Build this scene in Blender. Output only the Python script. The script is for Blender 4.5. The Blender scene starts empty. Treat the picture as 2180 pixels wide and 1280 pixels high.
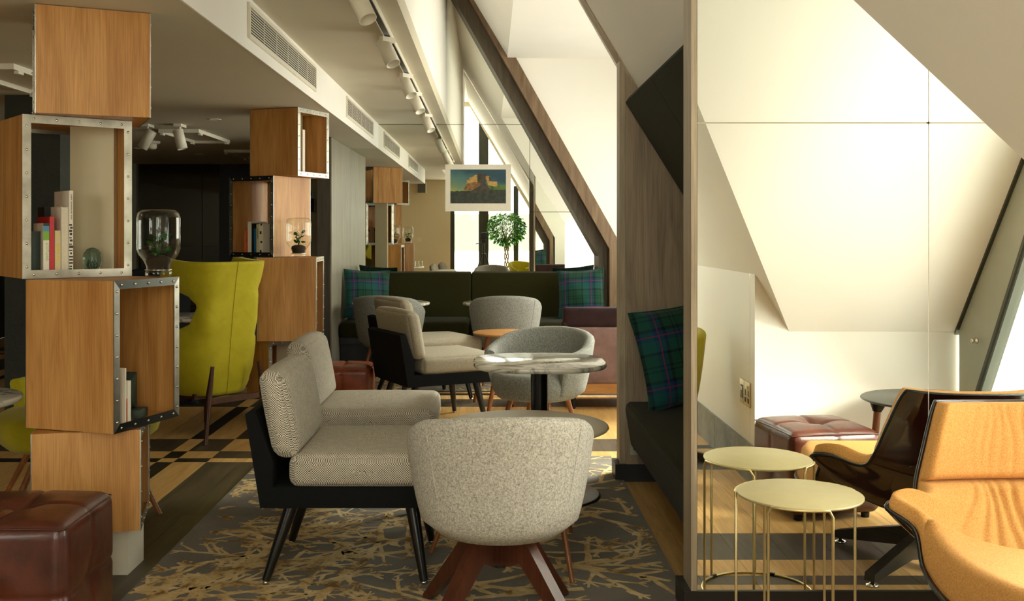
import bpy, bmesh, math, random
from mathutils import Vector, Matrix
random.seed(11)
sc = bpy.context.scene
C = sc.collection
PI = math.pi
rad = math.radians

# ------------------------------------------------------------------ camera, world, exposure
F, CX, CY, EYE = 2200.0, 1042.0, 495.0, 1.3          # focal length / vanishing point of the photograph in its pixels
cam = bpy.data.cameras.new('camera')
camo = bpy.data.objects.new('camera', cam); C.objects.link(camo)
camo.location = (0, 0, EYE); camo.rotation_euler = (PI/2, 0, 0)
cam.sensor_width = 36.0; cam.lens = 36.0*F/2180.0
cam.shift_x = (1090-CX)/2180.0; cam.shift_y = -(640-CY)/2180.0
cam.clip_start = 0.02; cam.clip_end = 200
sc.camera = camo
sc.view_settings.view_transform = 'Standard'
sc.view_settings.look = 'None'
sc.view_settings.gamma = 1.0
sc.view_settings.use_curve_mapping = False
sc.view_settings.exposure = 0.40
sc.cycles.max_bounces = 14
sc.cycles.diffuse_bounces = 6
sc.cycles.glossy_bounces = 8
sc.cycles.transparent_max_bounces = 24
sc.cycles.caustics_reflective = True
sc.cycles.caustics_refractive = False
sc.cycles.sample_clamp_indirect = 6.0

world = bpy.data.worlds.new('overcast_sky'); sc.world = world
world.use_nodes = True
bgn = world.node_tree.nodes['Background']
bgn.inputs[0].default_value = (1.0, 0.965, 0.885, 1)
bgn.inputs[1].default_value = 7.0
sun = bpy.data.lights.new('hazy_sun', 'SUN'); sun.energy = 11.0; sun.angle = rad(24); sun.color = (1.0, .95, .86)
suno = bpy.data.objects.new('hazy_sun', sun); C.objects.link(suno); suno.location = (8, 4, 6)
suno.rotation_euler = Vector((-.66, -.52, -.54)).to_track_quat('-Z', 'Y').to_euler()

def portal(name, loc, rot, sx, sy):
    l = bpy.data.lights.new(name, 'AREA'); l.shape = 'RECTANGLE'; l.size = sx; l.size_y = sy
    l.cycles.is_portal = True
    o = bpy.data.objects.new(name, l); C.objects.link(o); o.location = loc; o.rotation_euler = rot
    return o
portal('daylight_window_gable', (0.1, -0.95, 2.0), (PI/2, 0, 0), 2.0, 4.0)
portal('daylight_window_rear', (-3.45, -0.95, 1.6), (PI/2, 0, 0), 1.7, 1.5)
portal('daylight_dormer_seat', (2.44, 2.6, 1.6), (PI/2, 0, PI/2), 1.9, 3.1)
portal('daylight_dormer_lounge', (2.24, 7.95, 1.5), (PI/2, 0, PI/2), 4.1, 1.5)

# ------------------------------------------------------------------ node materials
MATS = {}
def srgb(*c):
    return tuple(((v/255)/12.92 if v/255 <= .04045 else ((v/255+.055)/1.055)**2.4) for v in c)+(1,)

class NT:
    def __init__(s, name):
        s.m = bpy.data.materials.new(name); s.m.use_nodes = True
        s.t = s.m.node_tree; s.b = s.t.nodes['Principled BSDF']; s.out = s.t.nodes['Material Output']
        MATS[name] = s.m
    def n(s, kind, **kw):
        nd = s.t.nodes.new(kind)
        for k, v in kw.items(): setattr(nd, k, v)
        return nd
    def l(s, a, b): s.t.links.new(a, b)
    def coords(s, kind='Object', scale=(1,1,1), rot=(0,0,0)):
        mp = s.n('ShaderNodeMapping'); mp.inputs['Scale'].default_value = scale; mp.inputs['Rotation'].default_value = rot
        if kind == 'World':
            g = s.n('ShaderNodeNewGeometry'); s.l(g.outputs['Position'], mp.inputs[0])
        else:
            tc = s.n('ShaderNodeTexCoord'); s.l(tc.outputs[kind], mp.inputs[0])
        return mp.outputs[0]
    def noise(s, vec, scale=5, detail=3, rough=.5, dist=0):
        nd = s.n('ShaderNodeTexNoise'); nd.inputs['Scale'].default_value = scale; nd.inputs['Detail'].default_value = detail
        nd.inputs['Roughness'].default_value = rough; nd.inputs['Distortion'].default_value = dist
        s.l(vec, nd.inputs['Vector']); return nd.outputs[0]
    def ramp(s, fac, stops, interp='LINEAR'):
        nd = s.n('ShaderNodeValToRGB'); cr = nd.color_ramp; cr.interpolation = interp
        while len(cr.elements) < len(stops): cr.elements.new(0.5)
        for e, (p, c) in zip(cr.elements, stops): e.position = p; e.color = c
        s.l(fac, nd.inputs[0]); return nd.outputs[0]
    def mix(s, a, b, fac, mode='MIX'):
        nd = s.n('ShaderNodeMix', data_type='RGBA', blend_type=mode)
        for sock, v in ((nd.inputs[0], fac), (nd.inputs[6], a), (nd.inputs[7], b)):
            if isinstance(v, (int, float, tuple)): sock.default_value = v
            else: s.l(v, sock)
        return nd.outputs[2]
    def math(s, op, a, b=0.0, c=0.0):
        nd = s.n('ShaderNodeMath', operation=op)
        for sock, v in zip(nd.inputs, (a, b, c)):
            if isinstance(v, (int, float)): sock.default_value = v
            else: s.l(v, sock)
        return nd.outputs[0]
    def sep(s, v):
        nd = s.n('ShaderNodeSeparateXYZ'); s.l(v, nd.inputs[0]); return nd.outputs
    def bump(s, h, strength=.2, dist=.002):
        nd = s.n('ShaderNodeBump'); nd.inputs['Strength'].default_value = strength; nd.inputs['Distance'].default_value = dist
        s.l(h, nd.inputs['Height']); s.l(nd.outputs[0], s.b.inputs['Normal'])
    def set(s, col=None, rough=None, metal=None, spec=None, coat=None, sheen=None):
        for k, v in (('Base Color', col), ('Roughness', rough), ('Metallic', metal), ('Specular IOR Level', spec), ('Coat Weight', coat), ('Sheen Weight', sheen)):
            if v is None: continue
            if isinstance(v, (int, float, tuple)): s.b.inputs[k].default_value = v
            else: s.l(v, s.b.inputs[k])
        return s

def plain(name, col, rough=.5, metal=0, spec=.5, var=.06, scale=6, coat=0):
    s = NT(name); v = s.coords('Object')
    nz = s.noise(v, scale, 4)
    hi = tuple(min(1, c*(1+var)) for c in col[:3])+(1,); lo = tuple(c*(1-var) for c in col[:3])+(1,)
    s.set(s.ramp(nz, [(.3, lo), (.7, hi)]), rough, metal, spec, coat)
    return s.m

def wood(name, dark, light, axis='z', kind='Object', rough=.45, coat=0, grain=1.0, rnd=False):
    s = NT(name)
    sc_ = {'x': (1.2, 14, 14), 'y': (14, 1.2, 14), 'z': (14, 14, 1.2)}[axis]
    fine = {'x': (5, 260, 260), 'y': (260, 5, 260), 'z': (260, 260, 5)}[axis]
    v = s.coords(kind, sc_); vf = s.coords(kind, fine)
    if rnd:
        oi = s.n('ShaderNodeObjectInfo'); k = s.math('MULTIPLY', oi.outputs['Random'], 37.0)
        cb = s.n('ShaderNodeVectorMath', operation='ADD'); s.l(v, cb.inputs[0]); s.l(k, cb.inputs[1]); v = cb.outputs[0]
    a = s.noise(v, 1.0, 5, .6, 1.2*grain)
    b = s.noise(vf, 1.0, 2, .5)
    c1 = s.ramp(a, [(.25, dark), (.5, tuple((x+y)/2 for x, y in zip(dark, light))), (.75, light)])
    c2 = s.ramp(b, [(.35, (.62, .62, .62, 1)), (.6, (1, 1, 1, 1))])
    col = s.mix(c1, c2, .55, 'MULTIPLY')
    if rnd:
        hv = s.n('ShaderNodeHueSaturation'); s.l(col, hv.inputs['Color'])
        s.l(s.math('MULTIPLY_ADD', oi.outputs['Random'], .35, .82), hv.inputs['Value']); col = hv.outputs[0]
    s.set(col, rough, 0, .4, coat); s.bump(b, .12, .001)
    return s.m

plain('white_paint', srgb(240, 237, 230), .62, var=.015, scale=2)
plain('ceiling_paint', srgb(204, 196, 174), .7, var=.02, scale=2)
plain('cream_paint', srgb(222, 210, 180), .65, var=.02, scale=2)
plain('dark_paint', srgb(40, 38, 32), .6, var=.1, scale=3)
plain('black_paint', srgb(12, 12, 11), .45, var=.1)
plain('black_lacquer', srgb(9, 9, 9), .28, var=.1, coat=.3)
plain('black_fabric', srgb(17, 18, 18), .9, spec=.15, var=.25, scale=300)
plain('charcoal_metal', srgb(46, 46, 42), .35, .6, var=.05)
plain('white_metal', srgb(228, 222, 205), .4, var=.01)
plain('grey_metal', srgb(168, 170, 154), .45, .0, var=.05)
plain('dark_profile', srgb(62, 64, 52), .4, .3, var=.05)
plain('chrome', srgb(215, 210, 200), .14, 1.0, var=.02)
plain('gold_metal', srgb(206, 186, 134), .34, .85, var=.03, scale=30)
plain('gold_top', srgb(196, 184, 138), .48, .55, var=.03, scale=20)
plain('brass_plate', srgb(190, 172, 130), .3, .8, var=.03)
plain('paper_white', srgb(226, 218, 200), .75, var=.03, scale=40)
plain('page_edge', srgb(214, 204, 180), .85, var=.06, scale=200)
plain('book_red', srgb(190, 34, 40), .45)
plain('book_orange', srgb(206, 104, 46), .5, var=.25, scale=40)
plain('book_blue', srgb(22, 96, 140), .5)
plain('book_black', srgb(20, 19, 18), .45)
plain('book_green', srgb(38, 52, 42), .6, var=.2)
plain('book_cream', srgb(208, 190, 140), .6)
plain('book_lime', srgb(120, 170, 50), .5)
plain('book_yellow_ink', srgb(222, 190, 40), .5)
plain('book_sky', srgb(70, 130, 165), .5, var=.3, scale=30)
plain('ink', srgb(50, 46, 42), .6)
plain('soil', srgb(42, 32, 22), .95, var=.5, scale=120)
plain('moss_stone', srgb(52, 64, 52), .7, var=.45, scale=25)
def leafy(name, col):
    s = NT(name); nz = s.noise(s.coords('Object'), 18, 3); c = s.ramp(nz, [(.3, tuple(x*.6 for x in col[:3])+(1,)), (.7, tuple(x*1.3 for x in col[:3])+(1,))])
    s.set(c, .5, 0, .25); tl = s.n('ShaderNodeBsdfTranslucent'); s.l(c, tl.inputs[0])
    mx = s.n('ShaderNodeMixShader'); mx.inputs[0].default_value = .45; s.l(s.b.outputs[0], mx.inputs[1]); s.l(tl.outputs[0], mx.inputs[2]); s.l(mx.outputs[0], s.out.inputs[0])
leafy('leaf', srgb(34, 92, 34)); leafy('leaf_light', srgb(110, 156, 44))
plain('bark', srgb(150, 128, 92), .8, var=.3, scale=60)
plain('beige_table', srgb(190, 180, 156), .42, var=.03)
plain('dark_top', srgb(58, 60, 54), .3, var=.06)
plain('mauve_velvet', srgb(126, 100, 95), .85, spec=.2, var=.16, scale=16)
plain('plum_velvet', srgb(44, 26, 28), .8, spec=.2, var=.2, scale=14)
plain('outside_stone', srgb(216, 208, 190), .9, var=.08, scale=1)
plain('outside_glass', srgb(150, 155, 160), .3, var=.1)
plain('pot_grey', srgb(90, 90, 84), .6)
plain('crane_orange', srgb(210, 150, 70), .6)
plain('sign_green', srgb(196, 226, 206), .4, var=.02)
plain('sign_ink', srgb(40, 130, 90), .4)
plain('brown_grille', srgb(30, 26, 16), .6, var=.05)
plain('rubber', srgb(16, 15, 14), .7)

wood('oak', srgb(166, 108, 48), srgb(214, 160, 94), 'z', grain=1)
wood('oak_flat', srgb(160, 104, 46), srgb(206, 152, 88), 'x')
wood('walnut', srgb(48, 22, 13), srgb(92, 48, 30), 'z', rough=.32, coat=.2)
wood('walnut_shell', srgb(22, 7, 5), srgb(62, 22, 14), 'z', rough=.12, coat=.8)
wood('grey_oak', srgb(136, 120, 97), srgb(186, 169, 143), 'z')
wood('brown_oak', srgb(122, 104, 83), srgb(170, 150, 123), 'z')
wood('beam_oak', srgb(96, 76, 56), srgb(146, 120, 92), 'z')
wood('beam_dark', srgb(66, 56, 44), srgb(104, 90, 70), 'z')
wood('fin_grey', srgb(120, 114, 98), srgb(160, 154, 136), 'z')
wood('fin_dark', srgb(48, 42, 34), srgb(78, 68, 54), 'z')
wood('chair_leg', srgb(112, 64, 34), srgb(164, 104, 60), 'z', rough=.35)
wood('charcoal_oak', srgb(40, 38, 34), srgb(76, 72, 64), 'x', rough=.4)
wood('plank_light', srgb(178, 134, 72), srgb(220, 180, 116), 'y', 'World', .42, rnd=True)
wood('plank_dark', srgb(52, 44, 34), srgb(92, 80, 62), 'y', 'World', .42, rnd=True)
wood('plank_black', srgb(24, 20, 16), srgb(44, 38, 30), 'y', 'World', .42, rnd=True)

def fabric_felt(name, lo, hi, scale=520, rough=.95):
    s = NT(name); v = s.coords('Object')
    a = s.noise(v, scale, 3, .7); b = s.noise(v, scale*.4, 3, .6)
    f = s.math('MULTIPLY_ADD', b, .45, s.math('MULTIPLY', a, .55))
    s.set(s.ramp(f, [(.38, lo), (.62, hi)]), rough, 0, .15, sheen=.04); s.bump(a, .25, .002)
    return s.m
fabric_felt('grey_felt', srgb(132, 127, 117), srgb(212, 206, 193), 360)
fabric_felt('cool_felt', srgb(92, 93, 89), srgb(160, 160, 152), 360)
fabric_felt('orange_wool', srgb(172, 119, 58), srgb(206, 155, 90), 520)
fabric_felt('olive_wool', srgb(28, 27, 7), srgb(44, 42, 11), 420)
fabric_felt('oat_wool', srgb(132, 123, 106), srgb(174, 165, 146), 420)

def tweed(name, lo, hi, cell):
    s = NT(name); v = s.coords('Object', rot=(.0, .0, .0))
    ck = s.n('ShaderNodeTexChecker'); ck.inputs['Scale'].default_value = 1.0/cell
    nz = s.noise(v, 90, 2)
    off = s.n('ShaderNodeVectorMath', operation='MULTIPLY_ADD')
    cbn = s.n('ShaderNodeCombineXYZ')
    for i in range(3): s.l(nz, cbn.inputs[i])
    s.l(cbn.outputs[0], off.inputs[0]); off.inputs[1].default_value = (.0025,)*3; s.l(v, off.inputs[2])
    s.l(off.outputs[0], ck.inputs['Vector'])
    c = s.mix(lo, hi, ck.outputs['Fac'])
    c = s.mix(c, s.ramp(s.noise(v, 35, 3), [(.35, (.8, .8, .8, 1)), (.65, (1, 1, 1, 1))]), .6, 'MULTIPLY')
    s.set(c, .95, 0, .12); s.bump(ck.outputs['Fac'], .3, .0015)
    return s.m
tweed('tweed', srgb(88, 79, 66), srgb(222, 214, 196), .0042)

def velvet(name, col, edge):
    s = NT(name); v = s.coords('Object')
    nz = s.noise(v, 7, 5, .65, .6)
    s.set(s.ramp(nz, [(.2, col), (.8, edge)]), .75, 0, .2, sheen=.12)
    s.bump(s.noise(v, 300, 2), .08, .001)
    return s.m
velvet('chartreuse', srgb(160, 148, 14), srgb(186, 174, 30))

def leather(name, lo, hi):
    s = NT(name); v = s.coords('Object')
    nz = s.noise(v, 5, 5, .6, .5); pore = s.noise(v, 160, 3, .6); cr = s.noise(v, 18, 4, .7, .8)
    s.set(s.ramp(nz, [(.3, lo), (.7, hi)]), s.math('MULTIPLY_ADD', cr, .25, .24), 0, .5, .15)
    s.bump(s.math('MULTIPLY_ADD', cr, .8, s.math('MULTIPLY', pore, .25)), .3, .004)
    return s.m
leather('brown_leather', srgb(52, 20, 11), srgb(94, 42, 25))
leather('rust_leather', srgb(96, 38, 16), srgb(150, 66, 34))

def marble():
    s = NT('marble'); v = s.coords('Object', (1, 1.6, 1), (0, 0, .5))
    d = s.noise(v, 2.4, 6, .6, 1.2)
    w = s.math('ABSOLUTE', s.math('SUBTRACT', d, .5))
    vein = s.ramp(w, [(0.0, srgb(140, 136, 122)), (.018, srgb(178, 172, 156)), (.06, srgb(226, 220, 204)), (.2, srgb(232, 226, 210))])
    s.set(vein, .14, 0, .5, .3)
marble()

def tartan():
    s = NT('tartan'); v = s.coords('Object', (3.9, 3.9, 3.9))
    x, y, z = s.sep(v)
    g, bl, k, te = srgb(16, 62, 44), srgb(18, 50, 84), srgb(8, 11, 12), srgb(18, 74, 70)
    st = [(0, g), (.17, k), (.22, te), (.44, bl), (.62, k), (.68, g), (.84, k), (.87, g), (.93, k), (.96, g)]
    cx_ = s.ramp(s.math('FRACT', s.math('ADD', x, 10.1)), st, 'CONSTANT')
    cz_ = s.ramp(s.math('FRACT', s.math('ADD', z, 10.1)), st, 'CONSTANT')
    c = s.mix(cx_, cz_, .5)
    def line(co, p):
        d = s.math('ABSOLUTE', s.math('SUBTRACT', s.math('FRACT', s.math('ADD', co, 10.1)), p))
        return s.math('LESS_THAN', d, .011)
    red = s.math('MAXIMUM', line(x, .53), line(z, .53))
    c = s.mix(c, srgb(120, 36, 48), s.math('MULTIPLY', red, .7))
    s.set(c, .8, 0, .2, sheen=.2); s.bump(s.noise(s.coords('Object'), 350, 2), .15, .001)
tartan()

def mirror(name, tint, rough=.0):
    s = NT(name); s.set(tint, rough, 1.0, .5)
mirror('mirror_glass', (.84, .85, .79, 1))
mirror('smoked_mirror', (.11, .10, .07, 1), .03)
mirror('steel_dark_reflection', (.10, .10, .085, 1), .3)  # frame steel with the dark reflections of its horizontal strips put into the colour
def brushed():
    s = NT('brushed_steel'); v = s.coords('Object', (6, 6, 6)); f = s.noise(s.coords('Object', (30, 30, 400)), 1, 2)
    s.set(s.ramp(s.noise(v, 2, 3), [(.3, srgb(150, 146, 134)), (.7, srgb(196, 192, 178))]), s.math('MULTIPLY_ADD', f, .2, .25), 1.0)
brushed()
plain('column_cladding', srgb(196, 184, 152), .45, .1, var=.02)

def thin_glass(name, tint=(1, 1, 1, 1), refl=.9):
    s = NT(name); t = s.t
    tr = s.n('ShaderNodeBsdfTransparent'); tr.inputs[0].default_value = tint
    gl = s.n('ShaderNodeBsdfGlossy'); gl.inputs['Roughness'].default_value = .02
    lw = s.n('ShaderNodeLayerWeight'); lw.inputs[0].default_value = .5
    mx = s.n('ShaderNodeMixShader'); s.l(s.math('MULTIPLY_ADD', s.math('POWER', lw.outputs['Facing'], 3.0), refl, .04), mx.inputs[0])
    s.l(tr.outputs[0], mx.inputs[1]); s.l(gl.outputs[0], mx.inputs[2]); s.l(mx.outputs[0], s.out.inputs[0])
thin_glass('window_glass', (.96, .98, .95, 1), .6)
thin_glass('jar_glass', (.95, .97, .93, 1), .8)
def solid_glass():
    s = NT('green_glass'); s.set((.55, .78, .6, 1), .02); s.b.inputs['Transmission Weight'].default_value = .92; s.b.inputs['IOR'].default_value = 1.3
solid_glass()

def stone_dark():
    s = NT('green_stone'); v = s.coords('World')
    a = s.noise(v, 2.2, 8, .68, .8); b = s.noise(v, 14, 6, .7)
    s.set(s.ramp(a, [(.25, srgb(14, 17, 10)), (.6, srgb(34, 38, 24)), (.8, srgb(56, 58, 38))]), .5, 0, .5); s.bump(b, .4, .01)
stone_dark()
def slate():
    s = NT('slate_tile'); v = s.coords('World')
    s.set(s.ramp(s.noise(v, 5, 7, .7, .6), [(.3, srgb(92, 92, 82)), (.7, srgb(142, 142, 128))]), .5)
slate()
def rugs():
    s = NT('rug_grey'); v = s.coords('World')
    a = s.noise(v, 3, 4); b = s.noise(v, 260, 2)
    c = s.mix(s.ramp(a, [(.3, srgb(110, 105, 97)), (.7, srgb(134, 129, 120))]), s.ramp(b, [(.3, (.7, .7, .7, 1)), (.7, (1, 1, 1, 1))]), .7, 'MULTIPLY')
    s.set(c, .95, 0, .1); s.bump(b, .4, .003)
    s = NT('rug_gold'); v = s.coords('World')
    a = s.noise(v, 11, 5, .65, .4); b = s.noise(v, 220, 2)
    c = s.mix(s.ramp(a, [(.36, srgb(128, 96, 52)), (.46, srgb(196, 168, 116)), (.66, srgb(222, 200, 154))]), s.ramp(b, [(.3, (.72, .72, .72, 1)), (.7, (1, 1, 1, 1))]), .7, 'MULTIPLY')
    s.set(c, .9, 0, .15); s.bump(b, .4, .003)
rugs()
M = MATS

# ------------------------------------------------------------------ mesh helpers
def sstep(a, b, x):
    t = max(0, min(1, (x-a)/(b-a))); return t*t*(3-2*t)

class MB:
    """collects geometry, then links it as one mesh object"""
    def __init__(s): s.v = []; s.f = []; s.sm = []
    def add(s, vs, fs, smooth=False):
        o = len(s.v); s.v += [tuple(p) for p in vs]
        s.f += [tuple(i+o for i in f) for f in fs]; s.sm += [smooth]*len(fs); return s
    def box(s, lo, hi, mtx=None):
        x0, y0, z0 = lo; x1, y1, z1 = hi
        vs = [Vector(p) for p in ((x0,y0,z0),(x1,y0,z0),(x1,y1,z0),(x0,y1,z0),(x0,y0,z1),(x1,y0,z1),(x1,y1,z1),(x0,y1,z1))]
        if mtx: vs = [mtx @ p for p in vs]
        return s.add(vs, [(0,3,2,1),(4,5,6,7),(0,1,5,4),(1,2,6,5),(2,3,7,6),(3,0,4,7)])
    def prism(s, poly, a0, a1, axis='y'):
        """poly of 2-D points extruded along axis from a0 to a1"""
        def P(p, a): return {'y': (p[0], a, p[1]), 'x': (a, p[0], p[1]), 'z': (p[0], p[1], a)}[axis]
        n = len(poly); vs = [P(p, a0) for p in poly]+[P(p, a1) for p in poly]
        fs = [tuple(range(n)), tuple(range(2*n-1, n-1, -1))]+[(i, i+n, (i+1) % n+n, (i+1) % n) for i in range(n)]
        return s.add(vs, fs)
    def slab(s, pts, off):
        """polygon of 3-D points thickened by vector off"""
        off = Vector(off); n = len(pts); vs = [Vector(p) for p in pts]+[Vector(p)+off for p in pts]
        return s.add(vs, [tuple(range(n)), tuple(range(2*n-1, n-1, -1))]+[(i, i+n, (i+1) % n+n, (i+1) % n) for i in range(n)])
    def rings(s, rings, closed=True, cap=True, smooth=True):
        n = len(rings[0]); vs = [p for r in rings for p in r]; fs = []
        for i in range(len(rings)-1):
            for j in range(n if closed else n-1):
                k = (j+1) % n; fs.append((i*n+j, i*n+k, (i+1)*n+k, (i+1)*n+j))
        s.add(vs, fs, smooth)
        if cap and closed:
            s.add(rings[0], [tuple(range(n-1, -1, -1))]); s.add(rings[-1], [tuple(range(n))])
        return s
    def tube(s, pts, r, seg=10, smooth=True):
        pts = [Vector(p) for p in pts]; R = r if isinstance(r, (list, tuple)) else [r]*len(pts); rs = []
        up = None
        for i, p in enumerate(pts):
            d = (pts[min(i+1, len(pts)-1)]-pts[max(i-1, 0)]).normalized()
            if up is None: up = Vector((0, 0, 1)) if abs(d.z) < .9 else Vector((1, 0, 0))
            a = d.cross(up)
            if a.length < 1e-5: a = d.cross(Vector((1, 0, 0)))
            a.normalize(); b = a.cross(d).normalized(); up = b
            rs.append([p+R[i]*(math.cos(t)*a+math.sin(t)*b) for t in (2*PI*k/seg for k in range(seg))])
        return s.rings(rs, True, True, smooth)
    def lathe(s, prof, c=(0, 0, 0), seg=28, sx=1, sy=1, pw=2.0, rot=0):
        def cr(t):
            a, b = math.cos(t), math.sin(t)
            return (math.copysign(abs(a)**(2/pw), a), math.copysign(abs(b)**(2/pw), b))
        rs = []
        for r, z in prof:
            ring = []
            for k in range(seg):
                u, w = cr(2*PI*k/seg); x, y = r*sx*u, r*sy*w
                ring.append((c[0]+x*math.cos(rot)-y*math.sin(rot), c[1]+x*math.sin(rot)+y*math.cos(rot), c[2]+z))
            rs.append(ring)
        return s.rings(rs, True, True, True)
    def rbox(s, size, rr=.03, n=8, mtx=None, deform=None, puff=0.0):
        """rounded, optionally puffed box centred at the origin"""
        hx, hy, hz = (d/2 for d in size)
        rr = min(rr, hx, hy, hz)
        def pos(h):
            inner = max(h-rr, 0); k = 3
            a = [-h+rr*(1-math.cos(PI/2*i/k)) for i in range(k)]
            mid = [(-inner+2*inner*i/n) for i in range(n+1)] if inner > 1e-6 else [0]
            return a+mid+[-q for q in reversed(a)]
        for ax in range(3):
            for sg in (-1, 1):
                H = (hx, hy, hz); u, w = [(1, 2), (2, 0), (0, 1)][ax]
                A, Bv = pos(H[u]), pos(H[w]); vs = []
                for a in A:
                    for b in Bv:
                        p = [0, 0, 0]; p[ax] = sg*H[ax]; p[u] = a; p[w] = b
                        q = [max(-(H[i]-rr), min(H[i]-rr, p[i])) for i in range(3)]
                        d = Vector([p[i]-q[i] for i in range(3)])
                        r_ = Vector(q)+(d.normalized()*rr if d.length > 1e-9 else d)
                        if puff:
                            ea = max(0, 1-(a/H[u])**2); eb = max(0, 1-(b/H[w])**2)
                            r_[ax] += sg*puff*math.sqrt(ea*eb)
                        if deform: r_ = Vector(deform(r_))
                        if mtx: r_ = mtx @ r_
                        vs.append(r_)
                nb = len(Bv); fs = []
                for i in range(len(A)-1):
                    for j in range(nb-1):
                        f = (i*nb+j, (i+1)*nb+j, (i+1)*nb+j+1, i*nb+j+1)
                        fs.append(f if sg > 0 else f[::-1])
                s.add(vs, fs, True)
        return s
    def grid(s, fn, nu, nv, smooth=True, flip=False):
        vs = [fn(i/nu, j/nv) for i in range(nu+1) for j in range(nv+1)]; fs = []
        for i in range(nu):
            for j in range(nv):
                f = (i*(nv+1)+j, (i+1)*(nv+1)+j, (i+1)*(nv+1)+j+1, i*(nv+1)+j+1)
                fs.append(f[::-1] if flip else f)
        return s.add(vs, fs, smooth)
    def mesh(s, name, mat, weld=False):
        me = bpy.data.meshes.new(name); me.from_pydata(s.v, [], s.f)
        me.polygons.foreach_set('use_smooth', s.sm)
        bm = bmesh.new(); bm.from_mesh(me)
        if weld: bmesh.ops.remove_doubles(bm, verts=bm.verts, dist=1e-5)
        bmesh.ops.recalc_face_normals(bm, faces=bm.faces); bm.to_mesh(me); bm.free()
        if mat: me.materials.append(M[mat])
        return me
    def build(s, name, mat, parent=None, loc=None, rz=0, weld=False):
        return put(name, s.mesh(name, mat, weld), parent, loc, rz)

def put(name, me, parent=None, loc=None, rz=0):
    o = bpy.data.objects.new(name, me); C.objects.link(o)
    if parent: o.parent = parent
    if loc is not None: o.location = loc
    if rz: o.rotation_euler = (0, 0, rz)
    return o
def tag(o, label, cat, group=None, kind=None):
    if label: o['label'] = label
    if cat: o['category'] = cat
    if group: o['group'] = group
    if kind: o['kind'] = kind
    return o
def struct(o): o['kind'] = 'structure'; return o
def thing(name, label, cat, loc=(0, 0, 0), rz=0, group=None):
    o = bpy.data.objects.new(name, None); C.objects.link(o); o.empty_display_size = .1
    o.location = loc; o.rotation_euler = (0, 0, rz)
    return tag(o, label, cat, group)
def dup(root, loc, rz, label, group=None):
    def cp(o, par):
        c = o.copy(); C.objects.link(c)
        if par: c.parent = par
        for ch in kids.get(o, []): cp(ch, c)
        return c
    kids = {}
    for o in bpy.data.objects:
        if o.parent: kids.setdefault(o.parent, []).append(o)
    r = cp(root, None); r.location = loc; r.rotation_euler = (0, 0, rz); r['label'] = label
    if group: r['group'] = group
    return r
def RZ(a): return Matrix.Rotation(a, 4, 'Z')
def TR(*p): return Matrix.Translation(Vector(p))
def at(px, py, Y): return Vector(((px-CX)*Y/F, Y, EYE+(CY-py)*Y/F))
def bx(name, mat, lo, hi, parent=None): return MB().box(lo, hi).build(name, mat, parent)
def text_mesh(body, size, mat, name, parent, mtx, ext=.0004, align='CENTER'):
    cu = bpy.data.curves.new('lettering', 'FONT'); cu.body = body; cu.size = size; cu.extrude = ext
    cu.align_x = align; cu.align_y = 'CENTER'; cu.resolution_u = 2
    tmp = bpy.data.objects.new('lettering', cu); C.objects.link(tmp)
    bpy.context.view_layer.update()
    me = bpy.data.meshes.new_from_object(tmp.evaluated_get(bpy.context.evaluated_depsgraph_get()))
    bpy.data.objects.remove(tmp); me.materials.clear(); me.materials.append(M[mat])
    me.transform(mtx); return put(name, me, parent)

# ------------------------------------------------------------------ room shell
S1X = lambda z: 1.361-.6*(z-1.085)                     # the main roof slope: x at a height
YM, YF, YB, XL, YE = 3.49, 10.65, -.9, -6.0, 13.1      # booth mirror, far mirror, wall behind camera, left wall, far left wall
ZL, ZU, ZT = 2.166, 2.418, 4.1
floor = struct(bx('floor', 'dark_paint', (XL, YB, -.12), (2.6, YE, -.014)))

# floor boards in a tartan of light and dark oak, each board its own piece
def bands(start, seq):
    out = []; p = start
    for w, d in seq: out.append((p, p+w, d)); p += w
    return out
cyc = [(2.68, 0), (.10, 1), (.19, 0), (.36, 1), (1.20, 0), (.36, 1), (.19, 0), (.10, 1)]
yb = [b for b in bands(3.167-5.18, cyc*4) if b[1] > YB and b[0] < YE]           # rows: the wide light band lies at 3.17 .. 5.85
xb = [(XL, -5.0, 0), (-5.0, -4.61, 1), (-4.61, -4.42, 0), (-4.42, -4.325, 1)]+bands(-4.325, [(2.44, 0), (.095, 1), (.19, 0), (.38, 1), (3.82, 0)])
boards = []
for x0, x1, dx in xb:
    nx = max(1, round((x1-x0)/.2)); w = (x1-x0)/nx
    for i in range(nx):
        for y0, y1, dy in yb:
            a, b = max(y0, YB), min(y1, YE); c, d = x0+i*w, min(x0+(i+1)*w, 2.6)
            if d-c < .01 or b-a < .01: continue
            dark = dx ^ dy
            cuts = [a, b]
            if b-a > 1.5: cuts = [a, a+(b-a)*(.3+.4*random.random()), b]
            for q0, q1 in zip(cuts[:-1], cuts[1:]):
                mt = 'plank_light' if not dark else ('plank_black' if min(x1-x0, y1-y0) < .1 else 'plank_dark')
                boards.append((c, d, q0, q1, mt))
def seen_area(b):
    c, d, q0, q1, _ = b
    if q1 < 2.2: return 0
    y0, y1 = max(q0, 2.2), max(q1, 2.25)
    pts = [(CX+F*x/y, CY+F*EYE/y) for x, y in ((c, y0), (d, y0), (d, y1), (c, y1))]
    pts = [(max(0, min(2180, x)), max(0, min(1280, y))) for x, y in pts]
    return abs(sum(p[0]*q[1]-q[0]*p[1] for p, q in zip(pts, pts[1:]+pts[:1])))/2
boards.sort(key=seen_area, reverse=True)
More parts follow.
